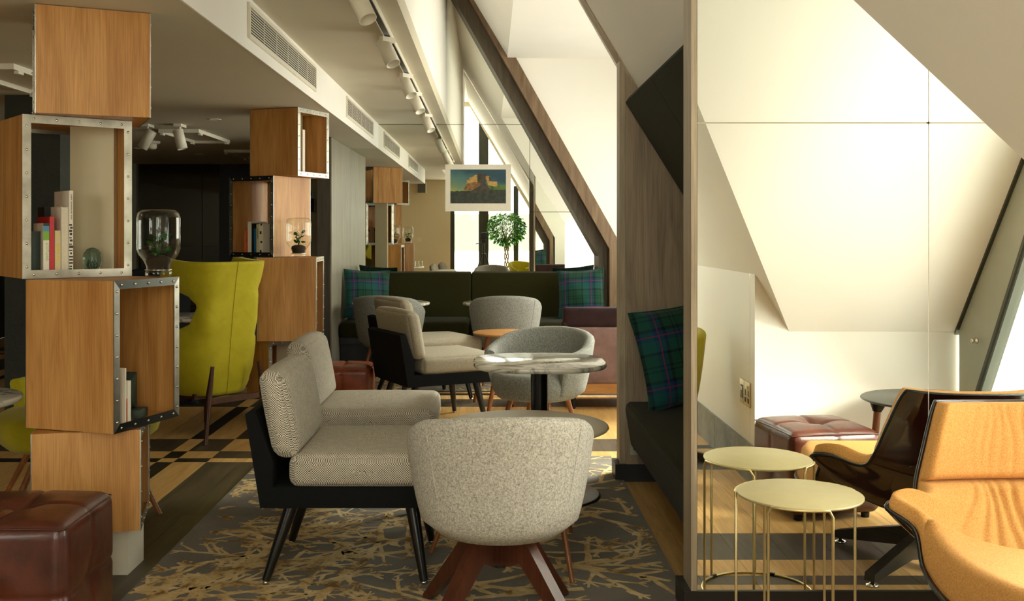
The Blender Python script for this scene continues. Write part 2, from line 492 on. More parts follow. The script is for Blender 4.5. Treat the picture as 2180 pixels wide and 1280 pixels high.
for c, d, q0, q1, mt in boards[:300]:
    o = MB().box((c-(c+d)/2+.0007, q0-(q0+q1)/2+.0007, -.014), (d-(c+d)/2-.0007, q1-(q0+q1)/2-.0007, 0)).build('plank', mt, floor, ((c+d)/2, (q0+q1)/2, 0))
for mt in ('plank_light', 'plank_dark', 'plank_black'):
    mb = MB()
    for c, d, q0, q1, m2 in boards[300:]:
        if m2 == mt: mb.box((c+.0007, q0+.0007, -.014), (d-.0007, q1-.0007, 0))
    if mb.v: mb.build('planks', mt, floor)['kind'] = 'stuff'

# ceilings
ceil_low = struct(bx('ceiling', 'ceiling_paint', (XL, 2.9, ZL), (-1.147, YE, ZU+.1)))
ceil_high = struct(bx('ceiling', 'ceiling_paint', (-1.147, 2.9, ZU), (-.445, YF, ZU+.1)))
struct(bx('ceiling', 'ceiling_paint', (XL, YB, ZU), (-.85, 2.9, ZU+.1)))
struct(bx('ceiling', 'white_paint', (-.95, YB, ZT), (.3, YF, ZT+.1)))
bulk = struct(bx('trim_1', 'white_paint', (-1.151, 2.9, ZL-.002), (-1.143, YF, ZU)))     # bulkhead face beside the low ceiling
struct(bx('wall_upstand', 'white_paint', (-.545, 3.0, ZU+.101), (-.4455, YF, ZT)))
struct(bx('wall_upstand', 'white_paint', (-.95, YB, ZU+.101), (-.851, 2.9, ZT)))
struct(bx('wall_upstand', 'white_paint', (-.85, 2.901, ZU+.002), (-.4455, 3.0, ZT)))

# roof slope with its two dormers
OUT = (.08, 0, .05)
E = lambda t: (S1X(.755+1.115*t), 1.65+.88*t, .755+1.115*t)
tE = (YM-1.65)/.88; zE = E(tE)[2]
slope = MB()
slope.slab([(S1X(z), y, z) for y, z in ((YB, 1.085), (1.66, 1.085), (1.66, .755+1.115*.012), (YM, zE), (YM, ZT+.05), (YB, ZT+.05))], OUT)
slope.slab([(S1X(z), y, z) for y, z in ((YM+.05, 1.085), (5.51, 1.085), (5.51, ZT+.05), (YM+.05, ZT+.05))], OUT)
slope.slab([(S1X(z), y, z) for y, z in ((5.51, 3.04), (10.279, 3.04), (10.279, ZT+.05), (5.51, ZT+.05))], OUT)
slope.slab([(S1X(z), y, z) for y, z in ((10.37, 1.085), (YF, 1.085), (YF, ZT+.05), (10.37, ZT+.05))], OUT)
wall_r = struct(slope.build('wall_right', 'white_paint'))
kn = MB()
kn.box((1.361, YB, 0), (1.46, 1.575, 1.085)); kn.box((1.361, 3.62, 0), (1.46, 5.41, 1.085))
struct(kn.build('wall_knee', 'white_paint'))
d1 = MB()
d1.prism([(1.361, 0), (2.5, 0), (2.5, .79), (S1X(.79), .79), (1.361, 1.085)], 1.58, 1.68, 'y')
d1.slab([E(.0), (2.5, 1.65, .755), (2.5, YM, zE), E(tE)], (0, -.06, .08))
d1.box((2.41, 1.65, 0), (2.5, YM, .12))
struct(d1.build('wall_dormer', 'white_paint'))
d2 = MB()
d2.prism([(S1X(3.04)-.02, 3.04), (2.3, 3.04), (2.3, 0), (1.3, 0), (1.3, 1.19)], 10.33, 10.6, 'y')
d2.box((S1X(3.04)-.01, 5.53, 3.04), (2.3, 10.4, 3.12))
d2.box((2.2, 5.53, 0), (2.3, 10.4, .8)); d2.box((2.2, 5.53, 2.2), (2.3, 10.4, 3.04))
d2.box((2.2, 5.53, .8), (2.3, 5.9, 2.2)); d2.box((2.2, 9.98, .8), (2.3, 10.4, 2.2))
struct(d2.build('wall_dormer', 'white_paint'))

# far wall with mirror panels, fin wall, left rooms
struct(bx('wall_far', 'dark_paint', (-1.5, YF, 0), (2.3, YF+.15, ZT)))
wall_far = [o for o in bpy.data.objects if o.name == 'wall_far'][0]
BX = lambda z: -.37+(3.68-z)*.561                       # left edge of the timber trim on the far mirror
def mpan(poly, y0, y1, par, mat='mirror_glass'): return MB().prism(poly, y0, y1, 'y').build('mirror_panel', mat, par)
g = .0025
zs = 2.412
xs = .416
mpan([(-1.43, .5), (xs-g, .5), (xs-g, zs-g), (-1.43, zs-g)], YF-.012, YF, wall_far)
mpan([(xs+g, .5), (BX(.9), .5), (BX(.9), .9), (BX(1.508), 1.508), (xs+g, 1.508)], YF-.012, YF, wall_far)
mpan([(xs+g, 1.513), (BX(1.513), 1.513), (BX(2.275), 2.275), (xs+g, 2.275)], YF-.012, YF, wall_far)
mpan([(-.445, zs+g), (BX(zs+g)+.02, zs+g), (BX(3.9)+.05, 3.9), (-.445, 3.9)], YF-.012, YF, wall_far)
mpan([(-1.14, zs-g+.005), (-.445, zs+g), (-.445, zs+g+.003), (-1.14, zs+.006)], YF-.012, YF, wall_far)
fin = struct(bx('wall_fin', 'fin_dark', (-1.56, 9.36, 0), (-1.44, YE, ZL)))
for a, b in ((9.362, 10.0), (10.003, YF-.013)):
    bx('panel', 'fin_grey', (-1.44, a, .0), (-1.43, b, ZL-.004), fin)
wfl = struct(bx('wall_left_far', 'dark_paint', (XL, YE, 0), (-1.44, YE+.15, ZL+.3)))
for a, b in ((-5.9, -4.53), (-4.52, -3.64), (-3.63, -3.42)):
    for z0, z1 in ((.02, 1.118), (1.122, 2.16)): MB().box((a, YE-.02, z0), (b, YE, z1)).build('glass_panel', 'smoked_mirror', wfl)
bx('door_recess', 'black_paint', (-3.42, YE-.03, .0), (-3.0, YE, 2.05), wfl)
bx('panel', 'cream_paint', (-2.98, YE-.03, 0), (-1.56, YE, 2.16), wfl)
bx('post', 'grey_metal', (-4.56, YE-.1, 0), (-4.44, YE-.021, ZL), wfl)
struct(bx('wall_left', 'dark_paint', (XL-.15, YB, 0), (XL, YE, ZU+.1)))
# wall behind the camera with the gable window and a second window
wb = MB()
def wr(x0, x1, z0, z1): wb.box((x0, YB-.15, z0), (x1, YB, z1))
wr(XL, -4.3, 0, 2.45); wr(-4.3, -2.66, 0, .9); wr(-4.3, -2.66, 2.36, 2.45); wr(-2.66, -.84, 0, 2.45); wr(-.95, -.84, 2.4, ZT)
wr(-.84, 1.5, 0, .06); wr(1.14, 1.5, 0, 1.3)
wb.prism([(1.14, 1.3), (1.5, 1.3), (1.5, 1.5), (-.1, ZT+.05), (-.84, ZT+.05), (-.84, 4.0), (-.42, 4.0), (1.14, 1.32)], YB-.15, YB, 'y')
struct(wb.build('wall_back', 'cream_paint'))
w1 = struct(MB().box((-.84, YB-.1, .06), (-.75, YB-.03, 4.0)).build('window_1', 'dark_profile'))
bx('mullion', 'dark_profile', (-.23, YB-.1, .06), (-.02, YB-.03, 3.7), w1)
bx('mullion', 'dark_profile', (.52, YB-.1, .06), (.62, YB-.03, 2.3), w1)
bx('mullion', 'dark_profile', (1.05, YB-.1, .06), (1.14, YB-.03, 1.32), w1)
bx('rail', 'dark_profile', (-.75, YB-.1, .06), (1.05, YB-.03, .14), w1)
MB().slab([(-.75, YB-.06, .14), (-.23, YB-.06, .14), (-.23, YB-.06, 3.68), (-.42, YB-.06, 4.0), (-.75, YB-.06, 4.0)], (0, .008, 0)).build('pane', 'window_glass', w1)
MB().slab([(-.02, YB-.06, .14), (.52, YB-.06, .14), (.52, YB-.06, 2.38), (-.02, YB-.06, 3.3)], (0, .008, 0)).build('pane', 'window_glass', w1)
MB().slab([(.62, YB-.06, .14), (1.05, YB-.06, .14), (1.05, YB-.06, 1.47), (.62, YB-.06, 2.2)], (0, .008, 0)).build('pane', 'window_glass', w1)
w2 = struct(bx('window_2', 'dark_profile', (-4.3, YB-.1, .9), (-2.66, YB-.04, .96)))
for a in (-4.3, -3.5, -2.72): bx('mullion', 'dark_profile', (a, YB-.1, .96), (a+.06, YB-.04, 2.36), w2)
for a, b in ((-4.24, -3.5), (-3.44, -2.72)): bx('pane', 'window_glass', (a, YB-.075, .96), (b, YB-.065, 2.36), w2)
# dormer windows
w3 = struct(MB().slab([(2.4, 1.7, .12), (2.4, 1.7, .80), (2.4, 2.22, 1.46), (2.4, 3.36, 2.9), (2.4, 3.48, 3.05), (2.4, 3.48, 2.85), (2.4, 3.36, 2.62), (2.4, 2.42, 1.4), (2.4, 1.78, .33), (2.4, 3.48, .33), (2.4, 3.48, .12)], (.03, 0, 0)).build('window_3', 'grey_metal'))
def bar(a, b, w, mat, par, nm, x=2.385, t=.05):
    a, b = Vector((x, *a)), Vector((x, *b)); d = (b-a).normalized(); n_ = Vector((0, -d.z, d.y))*w/2
    return MB().slab([a-n_, b-n_, b+n_, a+n_], (t, 0, 0)).build(nm, mat, par)
bar((1.655, .78), (3.46, 3.06), .045, 'dark_profile', w3, 'frame')
bar((1.80, .33), (2.50, 1.49), .02, 'dark_profile', w3, 'sash')
bar((1.84, .33), (2.54, 1.49), .014, 'dark_profile', w3, 'sash')
bar((2.50, 1.49), (3.48, 2.85), .02, 'dark_profile', w3, 'sash')
bar((2.75, .33), (2.75, 1.83), .05, 'grey_metal', w3, 'mullion')
bx('pane', 'window_glass', (2.41, 1.66, .12), (2.418, 3.48, 3.05), w3)
MB().lathe([(.0, 0), (.014, 0), (.016, .008), (.009, .012), (.009, .02), (.013, .024), (.011, .032), (0, .033)], seg=14).build('knob', 'chrome', w3).matrix_local = TR(2.385, 1.93, .77) @ Matrix.Rotation(-PI/2, 4, 'Y')
w4 = struct(bx('window_4', 'grey_metal', (2.21, 5.9, .8), (2.27, 9.98, .86)))
for y in (5.9, 6.905, 7.91, 8.915, 9.92): bx('mullion', 'grey_metal', (2.21, y, .86), (2.27, y+.06, 2.2), w4)
for y in (5.96, 6.965, 7.97, 8.975): bx('pane', 'window_glass', (2.235, y, .86), (2.243, y+.945, 2.2), w4)

# timber trim on the roof line at the far mirror
t2 = struct(MB().prism([(BX(3.95), 3.95), (BX(3.95)+.135, 3.95), (1.19, 1.14), (1.19, .45), (1.10, .45), (1.10, 1.06)], 10.42, YF-.012, 'y').build('trim_2', 'beam_dark'))
MB().prism([(BX(3.95)+.14, 3.95), (BX(3.95)+.275, 3.95), (1.265, 1.253), (1.275, .45), (1.195, .45), (1.195, 1.135)], 10.28, YF-.012, 'y').build('trim_board', 'beam_oak', t2)

# booth partitions
def partition(nm, y0, y1, xr, zt, xt):
    w = struct(MB().prism([(.6805, .09), (xr, .09), (xr, zt), (xt, zt), (.6805, 2.2)], y0, y1, 'y').build(nm, 'grey_oak'))
    bx('plinth', 'black_paint', (.656, y0-.02, 0), (xr, y1+.02, .09), w)
    return w
p1 = partition('wall_booth_near', YM+.012, 3.625, 2.41, zE, .163)
p2 = partition('wall_booth_far', 5.405, 5.523, 2.2, 3.04, .19)
bx('edge_strip', 'grey_oak', (.6805, YM-.004, .09), (.70, YM+.012, 2.19), p1)
zs1 = 1.67
bx('seam_strip', 'white_metal', (1.478, YM+.004, .09), (1.488, YM+.0125, zE-.03), p1); bx('seam_strip', 'beige_table', (.702, YM+.004, zs1-.006), (2.4, YM+.0125, zs1+.006), p1)  # pale strips added, their colour imitates bright glass edges at the joints
mpan([(.702, .09), (1.4815, .09), (1.4815, zs1-g), (.702, zs1-g)], YM, YM+.012, p1)
mpan([(1.4845, .09), (2.4, .09), (2.4, zs1-g), (1.4845, zs1-g)], YM, YM+.012, p1)
mpan([(.702, zs1+g), (1.4815, zs1+g), (1.4815, zE-.02), (.19, zE-.02), (.702, 2.19)], YM, YM+.012, p1)
mpan([(1.4845, zs1+g), (2.4, zs1+g), (2.4, zE-.02), (1.4845, zE-.02)], YM, YM+.012, p1)
bx('front_panel', 'brown_oak', (.71, 5.395, .09), (1.36, 5.405, 1.10), p2)
MB().prism([(.71, 1.10), (1.345, 1.10), (.71, 2.14)], 5.395, 5.405, 'y').build('front_panel', 'brown_oak', p2)
mpan([(.70, .1), (1.15, .1), (1.15, 1.45), (.70, 2.15)], 5.523, 5.535, p2)
MB().prism([(1.15, .1), (2.2, .1), (2.2, 3.04), (.19, 3.04), (.70, 2.15), (1.15, 1.45)], 5.523, 5.533, 'y').build('panel', 'white_paint', p2)
so = MB().box((.735, 5.388, .14), (.80, 5.395, .22)).build('socket_plate', 'grey_metal', p2)
bx('socket_slot', 'black_paint', (.752, 5.385, .165), (.79, 5.389, .175), so)

# tiled skirting and socket plates on the low wall
sk = struct(bx('baseboard_right', 'slate_tile', (1.345, YB, .0), (1.361, -.2, .2)))
for y0 in (-.195, .31, .815, 1.32): bx('tile', 'slate_tile', (1.345, y0, 0), (1.361, min(y0+.5, 1.69), .2), sk)
spl = thing('wall_socket', 'brass double socket plate on the white low wall', 'socket', (1.361, 1.62, .45))
def splate(nm, y0, y1):
    return bx(nm, 'brass_plate', (-.008, y0, -.065), (0, y1, .065), spl)
a = splate('plate', -.13, -.015); b = splate('plate', -.225, -.135)
for y in (-.105, -.045):
    bx('slot', 'black_paint', (-.0095, y-.004, -.01), (-.008, y+.004, .02), a); bx('slot', 'black_paint', (-.0095, y-.012, -.045), (-.008, y+.012, -.02), a)
bx('switch', 'white_metal', (-.011, -.09, .025), (-.008, -.06, .042), a)
bx('slot', 'black_paint', (-.0095, -.205, -.035), (-.008, -.155, .035), b); bx('switch', 'white_metal', (-.011, -.2, .005), (-.0095, -.16, .025), b)

# ------------------------------------------------------------------ rugs
def rug(name, label, x0, x1, y0, y1, seeds, rnd):
    r = random.Random(rnd)
    t = tag(bx(name, 'rug_grey', (x0, y0, .0), (x1, y1, .010)), label, 'rug')
    mb = MB()
    lvl = [0]
    def stroke(pts, ws):
        # flat raised strip following pts, clipped to the rug
        lvl[0] = (lvl[0]+1) % 40; z = .0102+lvl[0]*.00002
        L = []; R = []
        for i, p in enumerate(pts):
            q0, q1 = pts[max(i-1, 0)], pts[min(i+1, len(pts)-1)]
            d = Vector((q1[0]-q0[0], q1[1]-q0[1])); d = d.normalized() if d.length else Vector((1, 0)); n_ = Vector((-d.y, d.x))*ws[i]/2
            L.append((p[0]+n_.x, p[1]+n_.y)); R.append((p[0]-n_.x, p[1]-n_.y))
        for i in range(len(pts)-1):
            quad = [L[i], R[i], R[i+1], L[i+1]]
            if all(x0 < a < x1 and y0 < b < y1 for a, b in quad): mb.add([(a, b, z) for a, b in quad], [(0, 1, 2, 3)])
    def branch(p, ang, ln, w, depth):
        n_ = max(4, int(ln/.035)); pts = [p]; ws = [w*(.8+.4*r.random())]; a = ang
        for i in range(n_):
            a += r.gauss(0, .07); q = pts[-1]; stp = ln/n_
            pts.append((q[0]+stp*math.cos(a), q[1]+stp*math.sin(a))); ws.append(w*(1-.45*i/n_)*(.7+.6*r.random()))
            if depth > 0 and r.random() < .26:
                branch(pts[-1], a+r.choice((-1, 1))*r.uniform(.55, 1.0), ln*r.uniform(.16, .42), w*.72, depth-1)
        stroke(pts, ws)
        if depth <= 1:
            for k in (-.7, 0, .7): 
                e = pts[-1]; l2 = r.uniform(.025, .06); stroke([e, (e[0]+l2*math.cos(a+k), e[1]+l2*math.sin(a+k))], [w*.7, w*.45])
    for _ in range(seeds):
        branch((r.uniform(x0-.2, x1+.2), r.uniform(y0-.2, y1+.2)), r.choice((.45, 2.6, 3.6, 5.7, 1.2, 4.4))+r.gauss(0, .35), r.uniform(.5, 1.5), r.uniform(.018, .040), 2)
    for _ in range(seeds):                                   # ragged blotches
        p = (r.uniform(x0, x1), r.uniform(y0, y1)); a = r.uniform(0, 6.28)
        stroke([(p[0]+.03*i*math.cos(a+.2*i), p[1]+.03*i*math.sin(a+.2*i)) for i in range(4)], [.012, .04*r.random()+.02, .03, .01])
    mb.build('pile_pattern', 'rug_gold', t)['kind'] = 'stuff'
    return t
rug('rug', 'large grey rug with gold branching twig pattern under the tweed chairs', -1.295, .70, 1.6, 5.96, 84, 3)
rug('rug', 'grey and gold patterned rug in front of the olive banquette', -1.25, .9, 8.41, 9.72, 34, 5)

# ------------------------------------------------------------------ framed cube shelves
T = .016
SCREW = MB().lathe([(0, 0), (.0055, 0), (.005, .0022), (.003, .0038), (0, .004)], seg=8).mesh('screw', 'chrome')
def cube_shelf(label, c, axis, size, z0, z1, steel=('brushed_steel', 'brushed_steel'), grp='framed oak cube shelves'):
    """open-ended box; axis = direction of its open ends"""
    a = math.atan2(axis[1], axis[0])-PI/2
    t = thing('cube_shelf', label, 'shelf', (c[0], c[1], z0), a, grp)
    h = size/2; H = z1-z0
    bx('side_panel', 'oak', (-h, -h+.004, .001), (-h+T, h-.004, H-.001), t); bx('side_panel', 'oak', (h-T, -h+.004, .001), (h, h-.004, H-.001), t)
    bx('bottom_panel', 'oak_flat', (-h+T, -h+.004, .001), (h-T, h-.004, T), t); bx('top_panel', 'oak_flat', (-h+T, -h+.004, H-T), (h-T, h-.004, H-.001), t)
    w = .032
    for k, sg in enumerate((-1, 1)):
        f = MB(); o = [(-h, 0), (h, 0), (h, H), (-h, H)]; i_ = [(-h+w, w), (h-w, w), (h-w, H-w), (-h+w, H-w)]
        y0, y1 = sorted((sg*(h-.004), sg*h))
        par = None
        for e in range(4):
            e2 = (e+1) % 4; gp = .0004
            q = MB().prism([o[e], o[e2], i_[e2], i_[e]], y0, y1, 'y').build('frame_strip', steel[e % 2], t)
            L = (2*h if e % 2 == 0 else H); n_ = max(3, round(L/.085))
            for j in range(n_):
                u = (j+.5)/n_; p0, p1 = o[e], o[e2]; mx = p0[0]+(p1[0]-p0[0])*u; mz = p0[1]+(p1[1]-p0[1])*u
                mx += (0, -w/2, 0, w/2)[e]; mz += (w/2, 0, -w/2, 0)[e]
                s_ = put('screw', SCREW, q); s_.matrix_local = TR(mx, sg*h, mz) @ Matrix.Rotation(-sg*PI/2, 4, 'X')
    return t
cube_shelf('oak cube shelf touching the ceiling above the book-filled steel framed cube', (-1.614, 4.178), (.907, .42), .42, 1.752, ZL-.002)
boxB = cube_shelf('steel framed oak cube holding guide books and a green glass paperweight', (-1.747, 4.226), (-.633, .775), .42, 1.123, 1.751)
boxC = cube_shelf('oak cube shelf with dark reflections painted on its frame holding a green stone sculpture', (-1.501, 4.032), (.951, -.309), .40, .561, 1.122, ('steel_dark_reflection', 'brushed_steel'))
cube_shelf('lowest oak cube on a steel foot behind the brown leather pouf', (-1.54, 4.02), (.972, .233), .385, .18, .560)
boxT1 = cube_shelf('oak cube under the ceiling holding one white book, beside the wood fin wall', (-1.425, 7.383), (.919, -.395), .40, 1.69, ZL-.002)
boxT2 = cube_shelf('framed oak cube with a row of orange, blue and black books', (-1.555, 7.331), (.48, .877), .40, 1.131, 1.689, ('steel_dark_reflection', 'brushed_steel'))
cube_shelf('oak cube carrying the glass jar beside the yellow wing chair', (-1.38, 7.2), (1, .03), .40, .561, 1.130)
cube_shelf('lowest oak cube behind the yellow wing chair', (-1.54, 7.30), (.8, -.6), .40, .18, .560)
tag(bx('shelf_foot', 'white_metal', (-1.50, 3.92, 0), (-1.372, 4.1, .18)), 'pale steel foot under the oak cube next to the leather pouf', 'shelf foot')
tag(bx('shelf_foot', 'white_metal', (-1.47, 7.17, 0), (-1.34, 7.32, .18)), 'pale steel foot under the oak cubes behind the wing chair', 'shelf foot')
struct(bx('trim_column', 'column_cladding', (-1.725, 4.25, 0), (-1.545, 4.43, ZL-.001)))
struct(bx('trim_column', 'column_cladding', (-1.52, 7.38, 0), (-1.36, 7.54, ZL-.001)))

def book(label, box, s0, w, hgt, dep, cover, back=0.02, zoff=.016, spine_in=False, size=.42, u=-1, group=None):
    """book standing in a cube: s0 from the cube's left edge, spine towards the open end u (-1: local -y)"""
    loc = box.location; a = box.rotation_euler[2]
    h = size/2
    lp = Vector((-h+s0+w/2, u*(h-back-dep/2), zoff+.0005)); wp = RZ(a) @ lp
    t = thing('book', label, 'book', (loc.x+wp.x, loc.y+wp.y, loc.z+lp.z), a+(PI if u > 0 else 0), group)
    cv = .0018; W, D = w/2, dep/2
    m = MB(); m.box((-W, -D, 0), (-W+cv, D, hgt)); m.box((W-cv, -D, 0), (W, D, hgt))
    ys = (D-cv, D) if spine_in else (-D, -D+cv)
    m.box((-W+cv, ys[0], 0), (W-cv, ys[1], hgt)); m.build('cover', cover, t)
    bx('pages', 'page_edge', (-W+cv, -D+cv if not spine_in else -D+.003, .003), (W-cv, D-.003 if not spine_in else D-cv, hgt-.003), t)
    return t
SP = lambda z, d, x=0: TR(x, -d/2-.0003, z) @ Matrix.Rotation(PI/2, 4, 'X') @ Matrix.Rotation(-PI/2, 4, 'Z')   # text running down a spine
book('dark green cloth book at the end of the guide book row', boxB, .045, .034, .165, .15, 'book_green', .05)
b = book('travel guide with white and lime spine reading SCOTLAND', boxB, .082, .022, .196, .13, 'paper_white')
bx('spine_band', 'book_lime', (-.011, -.0656, 0), (.011, -.0651, .012), b); bx('spine_band', 'book_lime', (-.011, -.0656, .13), (.011, -.0651, .165), b)
bx('spine_band', 'book_sky', (-.011, -.0656, .165), (.011, -.0651, .186), b); bx('spine_band', 'book_black', (-.0112, -.0657, .186), (.0112, -.0651, .1962), b)
text_mesh('SCOTLAND', .0135, 'book_lime', 'spine_lettering', b, SP(.085, .1312, .003))
book('tall crimson hardback among the guide books', boxB, .106, .017, .222, .17, 'book_red')
b = book('short cream book with yellow spine lettering', boxB, .125, .022, .168, .13, 'book_cream')
for i in range(10):
    if i != 3: bx('spine_mark', 'book_yellow_ink', (-.003, -.0656, .05+i*.0068), (.005, -.0651, .0548+i*.0068), b)
book('dark photo book standing behind the cream one', boxB, .124, .024, .262, .09, 'book_black', .153)
book('thick white book turned with its page edges outwards', boxB, .150, .026, .262, .18, 'paper_white', spine_in=True)
b = book('tallest white art book with black and white spine print', boxB, .179, .015, .325, .19, 'paper_white')
for i in range(15):
    bx('spine_mark', 'ink', (-.0075+.004*(i % 2)*random.random(), -.0956, .012+i*.0125), (.0075-.005*random.random(), -.0951, .012+i*.0125+.004+.006*random.random()), b)
for i in range(22):
    if i not in (4, 16): bx('spine_mark', 'ink', (-.001, -.0956, .212+i*.0045), (.0035, -.0951, .2142+i*.0045), b)
# paperweight
pw = RZ(boxB.rotation_euler[2]) @ Vector((.085, -.11, 0))
t = thing('paperweight', 'egg shaped green glass paperweight beside the guide books', 'paperweight', (boxB.location.x+pw.x, boxB.location.y+pw.y, 1.1395))
MB().lathe([(0, 0), (.018, .0), (.026, .008), (.034, .03), (.0375, .052), (.034, .075), (.022, .092), (.008, .0985), (0, .099)], seg=32).build('glass_body', 'green_glass', t)
mb = MB()
for k in range(12):
    th = k*.524; mb.tube([(.006*math.cos(th), .006*math.sin(th), .008), (.017*math.cos(th), .017*math.sin(th), .03), (.012*math.cos(th+.5), .012*math.sin(th+.5), .052)], [.002, .0016, .0008], 6)
mb.build('green_swirl', 'leaf', t)
# second cube: books and sculpture (opening on local +y)
b = book('thin white magazine standing in the sculpture cube', boxC, .316, .006, .215, .16, 'paper_white', .012, size=.40, u=1)
b = book('white book with orange photo cover in the sculpture cube', boxC, .288, .018, .165, .15, 'paper_white', .012, size=.40, u=1)
MB().box((-.0098, -.073, .002), (-.0091, .073, .10)).build('cover_photo', 'book_orange', b)
book('small grey booklet behind the orange photo book', boxC, .3075, .0062, .19, .1, 'pot_grey', .09, size=.40, u=1)
sp = RZ(boxC.rotation_euler[2]) @ Vector((-.035, .09, 0))
t = thing('stone_sculpture', 'green stone half disc on a block beside white books', 'sculpture', (boxC.location.x+sp.x, boxC.location.y+sp.y, .5775), boxC.rotation_euler[2]+.3)
MB().rbox((.09, .11, .035), .004, 2, TR(0, 0, .0175)).build('base', 'moss_stone', t)
MB().prism([(.055*math.cos(k*PI/16-PI/2)-.02, .105+.07*math.sin(k*PI/16-PI/2)) for k in range(17)], -.02, .02, 'y').build('half_disc', 'moss_stone', t)
# books on the far tower
for lb, s0, w, hh, cv in (('small orange paperback at the end of the far cube row', .12, .022, .165, 'book_orange'), ('thin red book in the far cube row', .143, .008, .19, 'book_red'),
                          ('tall pale grey art book in the far cube row', .152, .034, .228, 'paper_white'), ('black spined book in the far cube row', .187, .022, .215, 'book_black'),
                          ('blue spined book in the far cube row', .210, .020, .18, 'book_blue'), ('cream book with dark spine letters in the far cube row', .231, .024, .21, 'book_cream'),
                          ('white book with black spine squares in the far cube row', .256, .034, .213, 'paper_white')):
    b = book(lb, boxT2, s0, w, hh, .16, cv, .02, size=.40)
    if 'letters' in lb:
        for i in range(8): bx('spine_mark', 'ink', (-.004, -.0806, .11+i*.009), (.003, -.0801, .116+i*.009), b)
    if 'squares' in lb:
        for i, (q, r_) in enumerate(((.0, .03), (.07, .02), (.13, .03), (.19, .02))): bx('spine_mark', 'ink', (-.012+.006*(i % 2), -.0806, q+.01), (.004+.006*(i % 2), -.0801, q+.01+r_*.7), b)
b = book('white paperback alone in the cube under the ceiling', boxT1, .296, .03, .31, .2, 'paper_white', .01, size=.40, u=1)

# ------------------------------------------------------------------ glass jars with plants
def leaf_geo(mb, p, d, L, W, rr):
    d = Vector(d).normalized(); s_ = d.cross(Vector((rr.uniform(-1, 1), rr.uniform(-1, 1), rr.uniform(.2, 1)))).normalized(); n_ = s_.cross(d)
    p = Vector(p); q = [p, p+d*L*.35+s_*W*.5-n_*L*.04, p+d*L*.7+s_*W*.38, p+d*L-n_*L*.1, p+d*L*.7-s_*W*.38, p+d*L*.35-s_*W*.5-n_*L*.04, p+d*L*.5+n_*L*.05]
    mb.add(q, [(0, 1, 6), (1, 2, 6), (2, 3, 6), (3, 4, 6), (4, 5, 6), (5, 0, 6)])
def jar(label, loc, seed):
    rr = random.Random(seed)
    t = thing('terrarium_jar', label, 'jar', loc, 0, 'upturned glass terrarium jars')
    R = .086
    MB().lathe([(.047, .022), (.047, .035), (.05, .045), (.06, .065), (.078, .088), (R, .11), (R, .235), (.081, .256), (.066, .268), (.04, .271), (.0, .2715)], seg=40).build('glass_body', 'jar_glass', t)
    MB().lathe([(0, 0), (.05, 0), (.052, .004), (.052, .018), (.049, .022), (0, .022)], seg=32).build('lid', 'jar_glass', t)
    MB().tube([(.052*math.cos(k*PI/12), .052*math.sin(k*PI/12), .026) for k in range(25)], .0022, 6).build('clip_ring', 'chrome', t)
    MB().lathe([(0, .024), (.042, .024), (.043, .04), (.05, .06), (.045, .075), (.02, .085), (0, .083)], seg=20).build('soil', 'soil', t)
    mb = MB()
    for k in range(16):
        a = rr.uniform(0, 6.28); zz = rr.uniform(.09, .17); r0 = rr.uniform(.0, .03)
        leaf_geo(mb, (r0*math.cos(a), r0*math.sin(a), zz), (math.cos(a), math.sin(a), rr.uniform(-.2, .7)), rr.uniform(.03, .046), rr.uniform(.018, .028), rr)
    for k in range(5):
        a = k*1.26; mb.tube([(0, 0, .07), (.008*math.cos(a), .008*math.sin(a), .11), (.022*math.cos(a), .022*math.sin(a), .16)], .0016, 5)
    mb.build('plant', 'leaf', t)
jar('upturned glass jar with a green plant on the sculpture cube', (-1.345, 4.20, 1.1225), 2)
jar('upturned glass jar with a green plant beside the yellow wing chair', (-1.31, 7.09, 1.1305), 4)

# ------------------------------------------------------------------ seating
def taper_leg(mb, top, bot, r0, r1, seg=14): mb.tube([top, Vector(top).lerp(Vector(bot), .5), bot], [r0, (r0+r1)/2, r1], seg)

def lounge_chair(label, loc, rz, wool):
    """armless chair facing local +x, origin on the floor under the middle of its back"""
    t = thing('lounge_chair', label, 'chair', loc, rz, 'armless tweed lounge chairs')
    hw = .30
    MB().prism([(0, .29), (-.055, .63), (-.018, .64), (.045, .46), (.045, .366), (.64, .366), (.64, .29)], -hw, hw, 'y').build('frame', 'black_fabric', t)
    MB().rbox((.56, .60, .115), .03, 8, TR(.385, 0, .421), puff=.012).build('seat_cushion', wool, t)
    sh = Matrix(((1, 0, -.19, 0), (0, 1, 0, 0), (0, 0, 1, 0), (0, 0, 0, 1)))
    MB().rbox((.095, .60, .305), .035, 8, TR(.063, 0, .625) @ sh, puff=.014).build('back_cushion', wool, t)
    for x, dx in ((.10, -.09), (.54, .05)):
        for y, dy in ((-.2, -.05), (.2, .05)):
            m = MB(); taper_leg(m, (x, y, .29), (x+dx, y+dy, .012), .027, .0155); lg = m.build('leg', 'black_lacquer', t)
            MB().lathe([(0, 0), (.012, 0), (.012, .012), (0, .012)], (x+dx, y+dy, 0), 12).build('glide', 'chrome', lg)
    return t
l1 = lounge_chair('tweed armless chair with black legs standing nearest the wool tub chair', (-.83, 4.04, .0115), 0, 'tweed')
lounge_chair('shaded tweed armless chair standing between the other tweed chairs', (-.92, 5.01, .0115), 0, 'tweed')
lounge_chair('oat wool armless chair turned beside the marble pedestal table', (-.665, 6.975, 0), rad(27), 'oat_wool')
lounge_chair('oat wool armless chair next to the dark grey tub chair', (-.78, 7.92, .0115), rad(27), 'oat_wool')

